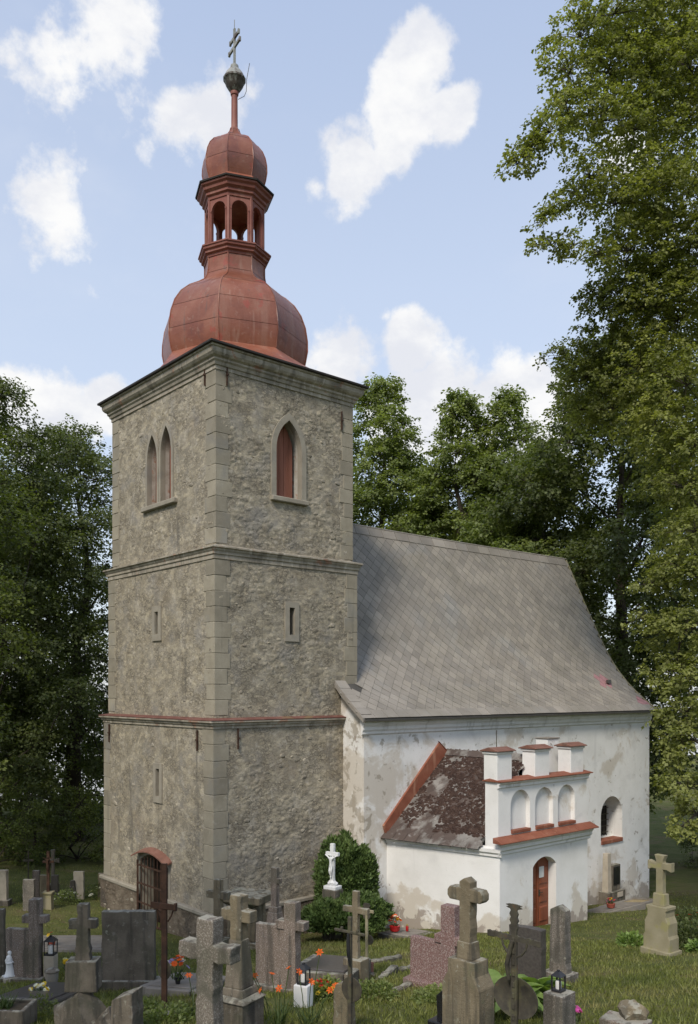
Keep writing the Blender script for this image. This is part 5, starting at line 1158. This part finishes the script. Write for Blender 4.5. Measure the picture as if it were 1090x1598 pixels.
m = MB().lathe([(.005, -.006), (.09, -.008), (.092, 0), (.09, .008), (.005, .01)], 20); m.v = [(x+.03, z+.03, y+h_-.68) for x, y, z in m.v]; m.build('disc', 'iron', r, smooth=40)
block(r, 'foot', 'cap_tile', .20, .16, -.1, .24); boulder('foot_stone', 'grey_stone', r, .5, .4, .22, 12, -.1)
# yellowish cross on the right lawn
r, w_, h_, t_ = put('yellow_cross', 'grave_cross', 'yellowish sandstone cross on tall shouldered plinth on the right lawn', 'grave cross')
block(r, 'foot', 'yellow_stone', .66, .44, -.3, .12)
m = MB(); m.prism(ragged([(-.29, .1), (.29, .1), (.29, .36), (.26, .42), (.26, .66), (.20, .78), (.20, .90), (.23, .92), (.23, .98), (-.23, .98), (-.23, .92), (-.20, .90), (-.20, .78), (-.26, .66), (-.26, .42), (-.29, .36)], .2, .002), -.17, .17); m.build('plinth', 'yellow_stone', r, bevel=.012, seg=2)
block(r, 'collar', 'yellow_stone', .26, .2, .98, 1.22, (.24, .18)); slabmesh(cross_poly(.52, h_-1.2, .075, .062, h_-1.42, 'flare'), .13, 1.2).build('cross', 'yellow_stone', r, bevel=.012, seg=2)
# crucifix figures: one continuous small body
def corpus(root, mat, s, loc, name='corpus'):
    me = bpy.data.meshes.new(name)
    V_ = [(0, 0, 0), (0, -.01, .14), (0, 0, .27), (0, -.01, .33), (.0, -.03, .39), (.0, -.03, .44), (.07, 0, .29), (.17, .01, .35), (.27, .02, .40), (-.07, 0, .29), (-.17, .01, .35), (-.27, .02, .40), (.035, 0, -.03), (.045, -.05, -.18), (.015, 0, -.36), (.015, -.03, -.40), (-.035, 0, -.03), (-.035, -.05, -.18), (-.010, 0, -.36), (-.010, -.03, -.40)]
    E_ = [(0, 1), (1, 2), (2, 3), (3, 4), (4, 5), (2, 6), (6, 7), (7, 8), (2, 9), (9, 10), (10, 11), (0, 12), (12, 13), (13, 14), (14, 15), (0, 16), (16, 17), (17, 18), (18, 19)]
    R_ = [.060, .052, .058, .028, .042, .034, .036, .026, .018, .036, .026, .018, .045, .034, .022, .016, .045, .034, .022, .016]
    me.from_pydata([(x*s, y*s, z*s) for x, y, z in V_], E_, []); finish(me, mat); o = link(name, me, root, loc)
    md = o.modifiers.new('skin', 'SKIN'); md.use_smooth_shade = True
    for i, sv in enumerate(me.skin_vertices[0].data): sv.radius = (R_[i]*s, R_[i]*s); sv.use_root = (i == 0)
    sb = o.modifiers.new('sub', 'SUBSURF'); sb.levels = 1; sb.render_levels = 1; return o
r, w_, h_, t_ = put('white_crucifix', 'crucifix', 'white painted crucifix with figure beside the tall juniper', 'crucifix')
block(r, 'pedestal', 'grey_stone', .42, .36, -.2, 1.30); block(r, 'base', 'white_paint', .38, .30, 1.30, 1.39); boulder('mound', 'white_paint', r, .30, .22, .22, 3, 1.36)
slabmesh(cross_poly(.40, h_-1.5, .055, .05, h_-1.5-.27), .09, 1.5).build('cross', 'white_paint', r, bevel=.01, seg=2); corpus(r, 'white_paint', .72, (0, -.08, h_-.58))
r, w_, h_, t_ = put('far_crucifix', 'crucifix', 'rusty crucifix on a yellow stone pedestal on the far left lawn', 'crucifix')
block(r, 'pedestal', 'yellow_stone', .30, .28, -.1, .46, (.24, .22)); block(r, 'cap', 'yellow_stone', .32, .30, .46, .52)
m = MB(); m.box((0, 0, 1.12), (.09, .05, 1.24)); m.box((0, 0, 1.42), (.34, .05, .07)); m.build('cross', 'rust', r, bevel=.008); corpus(r, 'rust', .55, (0, -.06, 1.34))
r, w_, h_, t_ = put('far_cross', 'grave_cross', 'grey cross standing behind the far left crucifix', 'grave cross'); slabmesh(cross_poly(.42, h_+.1, .05, .05, h_-.25, 'flare'), .08, -.1).build('cross', 'grey_stone', r, bevel=.008)
block(r, 'base', 'grey_stone', .34, .28, -.1, .4)
r, w_, h_, t_ = put('far_metal', 'iron_cross', 'thin dark metal cross rising among the shrubs at the far left', 'iron cross', 'iron crosses'); m = MB(); m.box((0, 0, h_/2), (.035, .02, h_)); m.build('upright', 'iron', r)
m = MB(); m.prism([(a-.165, h_-.3+b) for a, b in spiky(.33, .025, 2)], -.01, .01); m.build('crossbar', 'iron', r); block(r, 'base', 'granite', .3, .24, -.1, .2)
# monument against the nave wall with its bed
r, w_, h_, t_ = put('wall_monument', 'wall_monument', 'grey stone monument with dark plaque leaning on the nave wall', 'monument', 'tombs'); r.location = (16.35, -1.32, G(16.35, -1.3)); r.rotation_euler = (0, 0, 0)
block(r, 'base', 'grey_stone', 1.1, .44, -.3, .5); block(r, 'pillar', 'pale_stone', .26, .26, .5, 1.92, (.22, .2), xo=-.34); block(r, 'panel', 'grey_stone', .56, .18, .5, 1.45, xo=.14)
m = MB(); m.b2(-.06, -.115, .72, .34, -.094, 1.38); m.build('plaque', 'black_granite', r, bevel=.004)
m = MB(); m.b2(0.0, -.25, .28, .34, -.222, .46); m.build('name_plate', 'pale_stone', r, bevel=.004)
def cover(x, y, rz, w_, L, h_, mat, label, tilt=0., name='grave_cover', mats=None, frame='concrete', group='grave covers'):
    t = thing(name, label, 'grave cover', (x, y, G(x, y)), rz, group); z = -.12
    sl = -math.atan2(G(x-math.sin(rz)*.5, y+math.cos(rz)*.5)-G(x+math.sin(rz)*.5, y-math.cos(rz)*.5), 1.0)
    t.rotation_euler = (-sl+tilt, 0, rz)
    for s in (-1, 1):
        m = MB(); m.b2(s*w_/2-.07, -L/2, -.2, s*w_/2+.07, L/2, h_); m.build('kerb', frame, t, bevel=.015)
        m = MB(); m.b2(-w_/2+.072, s*L/2-.07 if s < 0 else L/2-.07, -.2, w_/2-.072, s*L/2+.07 if s < 0 else L/2+.07, h_-.004); m.build('kerb', frame, t, bevel=.015)
    m = MB(); m.b2(-w_/2+.08, -L/2+.08, -.15, w_/2-.08, L/2-.08, h_-.035 if mat in ('straw', 'earth') else h_+.02); m.build('cover_slab', mat, t, bevel=.012); return t
cover(13.7, -3.05, -.06, 2.1, 1.0, .13, 'concrete', 'grey grave slab at the nave wall, nearer of two', frame='concrete')
cover(15.75, -2.35, -.06, 2.0, 1.0, .12, 'straw', 'straw coloured grave bed at the nave wall below the monument')
cover(4.05, -2.98, -1.2, .85, 1.5, .10, 'concrete', 'flat grey grave slab carrying a basket of flowers, beside the porch', frame='grey_stone')
t = cover(-2.55, -7.80, -.95, .95, 1.5, .30, 'dark_granite', 'tilted dark grey grave cover behind the lilies', .05, frame='grey_stone')
cover(-3.2, 1.6, -.70, 2.3, 1.9, .10, 'concrete', 'wide pale paved family grave on the left lawn')
m = cover(-6.62, -5.55, -.80, .95, 1.7, .16, 'dark_granite', 'dark polished grave cover at bottom left', frame='dark_granite')
cover(-4.55, -6.4, -.95, .9, 1.4, .12, 'concrete', 'pale grave slab under the vase of flowers, right of the rusty cross')
for i, (x, y, L, rz, lb) in enumerate(((-1.45, -8.0, 1.0, .45, 'curved mossy kerb stone in the grass left of the red headstone'), (-.55, -7.75, .7, .05, 'straight kerb stone lying in the grass beyond the red headstone'), (-.2, -6.6, .9, -.1, 'farthest kerb stone lying in the grass near the flower basket'), (-2.3, -9.3, .8, .3, 'mossy kerb stone beside the iron disc cross'))):
    o = thing('kerb_stone', lb, 'kerb stone', (x, y, G(x, y)), rz, 'loose kerb stones'); m = MB(); m.prism(ragged([(-L/2, -.08), (L/2, -.08), (L/2, .07), (-L/2, .08)], .12, .012), -.07, .07); m.build('stone', 'grey_stone', o, bevel=.02)
x, y, rz, w_, h_, t_ = PL['rock']; r = thing('broken_stone', 'broken reddish gravestone lump in the grass at bottom right', 'stone', (x, y, G(x, y)), rz)
block(r, 'lower_block', 'pink_granite', .52, .34, -.2, .15); boulder('upper_lump', 'sandstone', r, .46, .40, .26, 15, .10, .08, .10, 16)
# stone block with black lantern
x, y, rz, w_, h_, t_ = PL['lantern_block']; r = thing('stone_block', 'reddish granite block carrying the black lantern, bottom right', 'block', (x, y, G(x, y)), rz)
block(r, 'body', 'granite', .26, .30, -.2, h_-.0)
def lantern(x, y, z, rz, label, hgt=.24, wd=.12, mat='black_metal', glow='paper'):
    r = thing('grave_lantern', label, 'lantern', (x, y, z), rz, 'grave lanterns'); b = wd/2
    m = MB(); m.b2(-b, -b, 0, b, b, .03); m.build('base', mat, r, bevel=.005)
    for i in (-1, 1):
        for j in (-1, 1):
            m = MB(); m.b2(i*b-.008-(i*.008), j*b-.008-(j*.008), .03, i*b+.008-(i*.008), j*b+.008-(j*.008), hgt*.72); m.build('post', mat, r)
    m = MB(); m.frustum(hgt*.72, hgt*.94, (b*1.12, b*1.12), (b*.35, b*.35)); m.box((0, 0, hgt*.97), (b*.5, b*.5, hgt*.06)); m.build('roof', mat, r, bevel=.004)
    m = MB().lathe([(b*.55, .03), (b*.55, hgt*.45), (b*.4, hgt*.5)], 10); m.build('candle', glow, r, smooth=40); return r
lantern(x+.01, y+.02, G(x, y)+h_+.002, rz, 'black lantern on the granite block at bottom right', .25, .125)
# ---- flowers and small things
def flower_mesh(name, mat, petals, r_, cup=.35, wid=.34):
    m = MB()
    for k in range(petals):
        q = 2*math.pi*k/petals; c, s = math.cos(q), math.sin(q); px, py = -s, c
        m.add([(0, 0, 0), (c*r_*.55+px*r_*wid*.55, s*r_*.55+py*r_*wid*.55, r_*cup*.75), (c*r_, s*r_, r_*cup*.55), (c*r_*.55-px*r_*wid*.55, s*r_*.55-py*r_*wid*.55, r_*cup*.75)], [(0, 1, 2, 3)])
    return m.mesh(name, mat)
FL = {k: flower_mesh('blossom', m_, n_, r_, cu, wi) for k, (m_, n_, r_, cu, wi) in {'orange': ('orange_petal', 6, .058, .6, .46), 'red': ('red_petal', 7, .05, .5, .8), 'white': ('white_petal', 8, .05, .4, .7), 'yellow': ('yellow_petal', 8, .045, .4, .7), 'violet': ('violet_petal', 7, .05, .4, .7), 'pink': ('pink_petal', 6, .05, .4, .7), 'rust': ('orange_petal', 8, .05, .4, .75)}.items()}
def strap_leaves(root, n, L, wd, seed, mat='stem_green', lean=.8, name='leaves'):
    rs_ = random.Random(seed); m = MB()
    for k in range(n):
        q = rs_.uniform(0, 6.28); l = L*rs_.uniform(.6, 1.1); e = lean*rs_.uniform(.4, 1.2); c, s = math.cos(q), math.sin(q); px, py = -s*wd/2, c*wd/2; b_ = len(m.v); ox, oy = rs_.uniform(-.08, .08), rs_.uniform(-.08, .08)
        for i in range(5):
            t = i/4; r_ = l*e*t; z = l*(t*(1.1-.62*e*t)); ww = (1-t*.9)*(1 if i else .6); m.v += [(ox+c*r_+px*ww, oy+s*r_+py*ww, z), (ox+c*r_-px*ww, oy+s*r_-py*ww, z)]
        for i in range(4): m.f.append((b_+2*i, b_+2*i+1, b_+2*i+3, b_+2*i+2)); m.m.append(0)
    return m.build(name, mat, root)
def daylily(x, y, label, heads, seed, nleaf=26):
    r = thing('daylily', label, 'flowers', (x, y, G(x, y)), 0, 'orange daylilies'); rs_ = random.Random(seed); strap_leaves(r, nleaf, .42, .022, seed)
    for (dx, dy, h_) in heads:
        m = MB(); m.tube([(dx*.3, dy*.3, -.02), (dx*.55, dy*.55, h_*.55), (dx, dy, h_)], [.008, .006, .005], 5); m.build('stem', 'stem_green', r)
        o = link('blossom', FL['orange'], r, (dx, dy, h_-.01)); o.rotation_euler = (rs_.uniform(-.9, .9), rs_.uniform(-.9, .9), rs_.uniform(0, 6))
    return r
lx, ly = AT['lily']; cr_ = Vector((.757, -.653, 0)); ff = Vector((.653, .757, 0))
def lily_group(x, y, label, offs, seed):
    daylily(x, y, label, [((cr_*a+ff*b).x, (cr_*a+ff*b).y, h_) for a, b, h_ in offs], seed)
lily_group(lx-.12, ly+.10, 'clump of orange daylilies before the pale granite headstone, left clump', [(-.32, .1, .62), (-.10, .05, .66), (-.22, -.1, .50), (.02, -.15, .55), (.12, .1, .72), (-.42, 0, .80)], 3)
lily_group(lx+.18, ly-.10, 'clump of orange daylilies before the pale granite headstone, right clump', [(-.12, .1, .66), (.05, -.1, .60), (.30, .0, .46), (.36, .05, .50), (.16, .08, .92)], 4)
lily_group(AT['lily2'][0]+.12, AT['lily2'][1]-.25, 'orange daylilies left of the thick speckled granite cross', [(-.10, 0, .55), (.05, .05, .48), (.14, -.05, .62)], 5)
def bouquet(x, y, z, label, cols, n, seed, spread=.14, hgt=.22, vessel='vase', vmat='grey_stone', group='grave flowers', wood=True):
    r = thing('bouquet', label, 'flowers', (x, y, z), 0, group); rs_ = random.Random(seed)
    prof = {'vase': [(.05, 0), (.055, .02), (.03, .06), (.045, .14), (.065, .2), (.055, .205)], 'basket': [(.10, 0), (.125, .02), (.14, .12), (.15, .14), (.14, .145)], 'pot': [(.07, 0), (.10, .12), (.108, .125), (.108, .15), (.09, .15)], 'lying': [(.012, 0), (.02, .01), (.012, .02)]}[vessel]
    MB().lathe(prof, 14).build('vessel', vmat, r, smooth=40); z0 = prof[-1][1]
    strap_leaves(r, 22, hgt*1.05, .03, seed, 'stem_green', .9).location = (0, 0, z0*.8)
    for k in range(n):
        q = rs_.uniform(0, 6.28); e = math.sqrt(rs_.random()); o = link('blossom', FL[cols[k % len(cols)]], r, (spread*e*math.cos(q), spread*e*math.sin(q), z0+hgt*(.95-.5*e*e)+rs_.uniform(-.02, .02)))
        o.rotation_euler = (e*math.sin(q)*-.9+rs_.uniform(-.3, .3), e*math.cos(q)*.9+rs_.uniform(-.3, .3), rs_.uniform(0, 6)); sc_ = rs_.uniform(.8, 1.3); o.scale = (sc_,)*3
    return r
bx, by = 3.6, -2.98
bouquet(bx, by, G(bx, by)+.16, 'red basket with orange, red and white flowers on the slab beside the porch', ['red', 'rust', 'white', 'rust', 'white', 'yellow'], 26, 8, .17, .26, 'basket', 'red_glass')
r = thing('grave_candle', 'small red grave candle on the slab beside the flower basket', 'candle', (3.98, -3.05, G(3.98, -3.05)+.14), 0); MB().lathe([(.035, 0), (.04, .02), (.04, .12), (.03, .14)], 12).build('jar', 'red_glass', r, smooth=40); MB().lathe([(.032, .14), (.032, .165), (.01, .18)], 12).build('lid', 'gold', r, smooth=40)
vx, vy = AT['vase']; bouquet(vx+.10, vy-.02, G(vx, vy)+.05, 'dark vase of violet, white and orange flowers right of the rusty cross', ['violet', 'white', 'rust', 'violet', 'rust'], 20, 9, .17, .34, 'vase', 'black_metal')
x, y = 13.3, -3.2; bouquet(x, y, G(x, y)+.12, 'small pot of yellow and red flowers on the grey slab at the nave wall', ['yellow', 'red', 'pink'], 16, 10, .18, .18, 'basket', 'terracotta')
x, y = AT['redpot']; bouquet(x+.1, y+.1, G(x, y)+.08, 'low terracotta pot with green plant on the paved grave', ['red', 'yellow'], 3, 11, .10, .16, 'pot', 'terracotta')
x, y = AT['vase2']; bouquet(x, y, G(x, y), 'small vase of yellow flowers beside the boulder cross', ['yellow', 'yellow', 'white'], 9, 12, .08, .18, 'vase', 'concrete')
x, y = AT['flowcov']; bouquet(x, y, G(x, y)+.17, 'withered white flowers lying on the dark grave cover', ['white', 'yellow'], 9, 13, .17, .05, 'lying', 'stem_green')
x, y = AT['pink']; bouquet(x, y, G(x, y), 'single pink flowers in the grass beside the granite block', ['pink'], 5, 14, .09, .14, 'lying', 'stem_green')
x, y = AT['yellow']; bouquet(x, y, G(x, y), 'yellow flowering plant beside the iron disc cross', ['yellow', 'yellow', 'red'], 18, 15, .20, .26, 'lying', 'stem_green')
# white pedestal with glass lantern
x, y = AT['glass_lantern']; rz = -1.15; r = thing('white_pedestal', 'white marble pedestal under the glass lantern beside the granite headstone', 'pedestal', (x, y, G(x, y)), rz); block(r, 'body', 'white_trim', .22, .20, -.1, .33)
lantern(x, y, G(x, y)+.333, rz, 'dark glass lantern on the white pedestal', .30, .15)
x, y = AT['lantern_left']; r = thing('white_pedestal', 'pale pedestal under the black lantern at the left headstone', 'pedestal', (x+.1, y-.15, G(x, y)), -.8); block(r, 'body', 'pale_stone', .20, .20, -.1, .48)
lantern(x+.1, y-.15, G(x, y)+.482, -.8, 'black lantern beside the brown headstone at left', .36, .19)
x, y = AT['urn']; r = thing('stone_urn', 'round grey lidded stone urn left of the boulder cross', 'urn', (x, y, G(x, y)), 0); MB().lathe([(.09, -.05), (.10, 0), (.115, .18), (.11, .2)], 16).build('body', 'concrete', r, smooth=40); MB().lathe([(.125, .2), (.13, .225), (.10, .26), (.03, .275)], 16).build('lid', 'grey_stone', r, smooth=40)
x, y = AT['figure']; r = thing('statuette', 'small white statuette on a pedestal at the left edge', 'statuette', (x, y, G(x, y)), 0)
block(r, 'pedestal', 'pale_stone', .26, .24, -.1, .10); block(r, 'base', 'white_paint', .24, .15, .10, .135)
m = MB(); m.tube([(0, 0, .12), (.01, 0, .2), (0, 0, .32), (-.015, 0, .42), (-.01, 0, .47), (0, 0, .50), (.0, 0, .555), (.0, 0, .58)], [.095, .08, .062, .07, .05, .028, .042, .02], 12); m.tube([(-.05, -.01, .42), (-.06, -.05, .36), (-.01, -.085, .37)], [.022, .02, .014], 7); m.tube([(.035, -.01, .42), (.05, -.05, .36), (.0, -.085, .375)], [.022, .02, .014], 7)
m.build('body', 'white_paint', r, smooth=60)
x, y = AT['planter']; r = thing('planter', 'low grey stone planter box in the bottom left corner', 'planter', (x, y, G(x, y)), -.75)
for (a, b, c, d) in ((-.35, -.25, .35, -.19), (-.35, .19, .35, .25), (-.35, -.188, -.29, .188), (.29, -.188, .35, .188)):
    m = MB(); m.b2(a, b, -.15, c, d, .30); m.build('side', 'grey_stone', r, bevel=.012)
m = MB(); m.b2(-.29, -.19, -.1, .29, .19, .25); m.build('soil', 'earth', r); strap_leaves(r, 60, .26, .02, 31, 'stem_green', .8).location = (0, 0, .24)
# hostas: every leaf a piece of its own
def hosta_leaf():
    m = MB(); n = 7; L = .30
    for i in range(n+1):
        t = i/n; wv = .075*math.sin(math.pi*min(1, t*.95+.04))**.8*(1 if t < .97 else .2); z = .30*t-.34*t*t; m.v += [(L*t, wv, z+.02*wv/.07), (L*t, 0, z-.012), (L*t, -wv, z+.02*wv/.07)]
    for i in range(n):
        b_ = 3*i; m.f += [(b_, b_+3, b_+4, b_+1), (b_+1, b_+4, b_+5, b_+2)]; m.m += [0, 0]
    return m.mesh('leaf', 'hosta_leaf', smooth=60)
HL = hosta_leaf()
for i, (key, n, lb) in enumerate((('hosta', 22, 'pale green hosta under the ornate iron cross, middle plant'), ('hosta2', 18, 'pale green hosta right of the ornate iron cross'), ('hosta3', 16, 'pale green hosta between tall stone cross and ornate cross'))):
    x, y = AT[key]; r = thing('hosta', lb, 'plant', (x, y, G(x, y)+.02), 0, 'hostas'); rs_ = random.Random(50+i)
    for k in range(n):
        o = link('leaf', HL, r, (rs_.uniform(-.05, .05), rs_.uniform(-.05, .05), rs_.uniform(.02, .2))); o.rotation_euler = (rs_.uniform(-.2, .2), -rs_.uniform(.1, .9), k*2.4); s_ = rs_.uniform(1.15, 1.7); o.scale = (s_, s_, s_)
def leafy(name, label, x, y, h_, r_, n, seed, mat='stem_green', leaf=.07, cat='plant', group='low plants', bl=None, nb=0):
    rng = np.random.default_rng(seed); r = thing(name, label, cat, (x, y, G(x, y)), 0, group)
    d = unit(rng.normal(size=(n, 3))); d[:, 2] = np.abs(d[:, 2]); P = d*np.array([r_, r_, h_])*(.4+.6*rng.random((n, 1))**.5)*(1+.4*(fbm2(d[:, 0]*3+seed, d[:, 1]*3, 2, seed)-.5))[:, None]
    T = unit(d+rng.normal(size=(n, 3))*.5); N = unit(np.array([0, 0, 1.])+rng.normal(size=(n, 3))*.5); N = unit(N-T*(N*T).sum(-1, keepdims=True))
    V = leaf_quads(P, T, N, leaf*rng.uniform(.6, 1.3, n), .3); link('foliage', npmesh('foliage', V, np.arange(len(V)).reshape(-1, 4), mat), r)
    for k in range(nb):
        p = P[k]*1.05; o = link('blossom', FL[bl], r, tuple(p)); o.rotation_euler = (rng.uniform(-.5, .5), rng.uniform(-.5, .5), 0)
    return r
x, y = AT['plantw']; leafy('low_plant', 'white edged low plant left of the yellowish cross', x, y, .28, .30, 420, 81, 'hosta_leaf', .10, bl='white', nb=8)
x, y = AT['bushR']; leafy('low_plant', 'dark green bush right of the yellowish cross', x+.15, y-.1, .55, .55, 1500, 82, 'leaf_dark', .09, bl='white', nb=0)
leafy('low_plant', 'pale leaved plant at the foot of the yellowish cross, right side', x-.55, y-.62, .22, .25, 300, 83, 'hosta_leaf', .09)
x, y = AT['bushR2']; leafy('low_plant', 'reddish bush on the lawn at the right edge', x, y, .6, .5, 1200, 84, 'leaf_dark', .08, bl='red', nb=14)
x, y = AT['weed']; leafy('low_plant', 'tangle of weeds right of the slanted stump', x, y, .22, .38, 700, 85, 'leaf_mid', .06)
x, y = AT['weed2']; leafy('low_plant', 'weeds at the foot of the rusty cross', x+.1, y, .2, .40, 700, 86, 'leaf_mid', .06)
x, y = AT['weed3']; leafy('low_plant', 'dark weeds before the dark grave cover at bottom left', x, y, .34, .32, 600, 87, 'leaf_dark', .05)
x, y = AT['yellow']; leafy('low_plant', 'dark green leafy plant under the yellow flowers', x+.02, y-.02, .34, .24, 700, 88, 'leaf_mid', .06)
leafy('low_plant', 'leafy ground plants between tilted cover and iron disc cross', -3.2, -9.6, .26, .38, 800, 89, 'leaf_mid', .06)
leafy('low_plant', 'grassy weeds before the red speckled headstone', -2.6, -10.5, .20, .50, 1100, 90, 'leaf_mid', .055)
leafy('low_plant', 'small white flowering plants by the far left graves', -.95, 7.2, .4, .45, 500, 91, 'leaf_mid', .07, bl='white', nb=14)
leafy('low_plant', 'white flowering bush beside the pale square headstone', .3, 7.5, .5, .45, 600, 92, 'leaf_dark', .07, bl='white', nb=10)
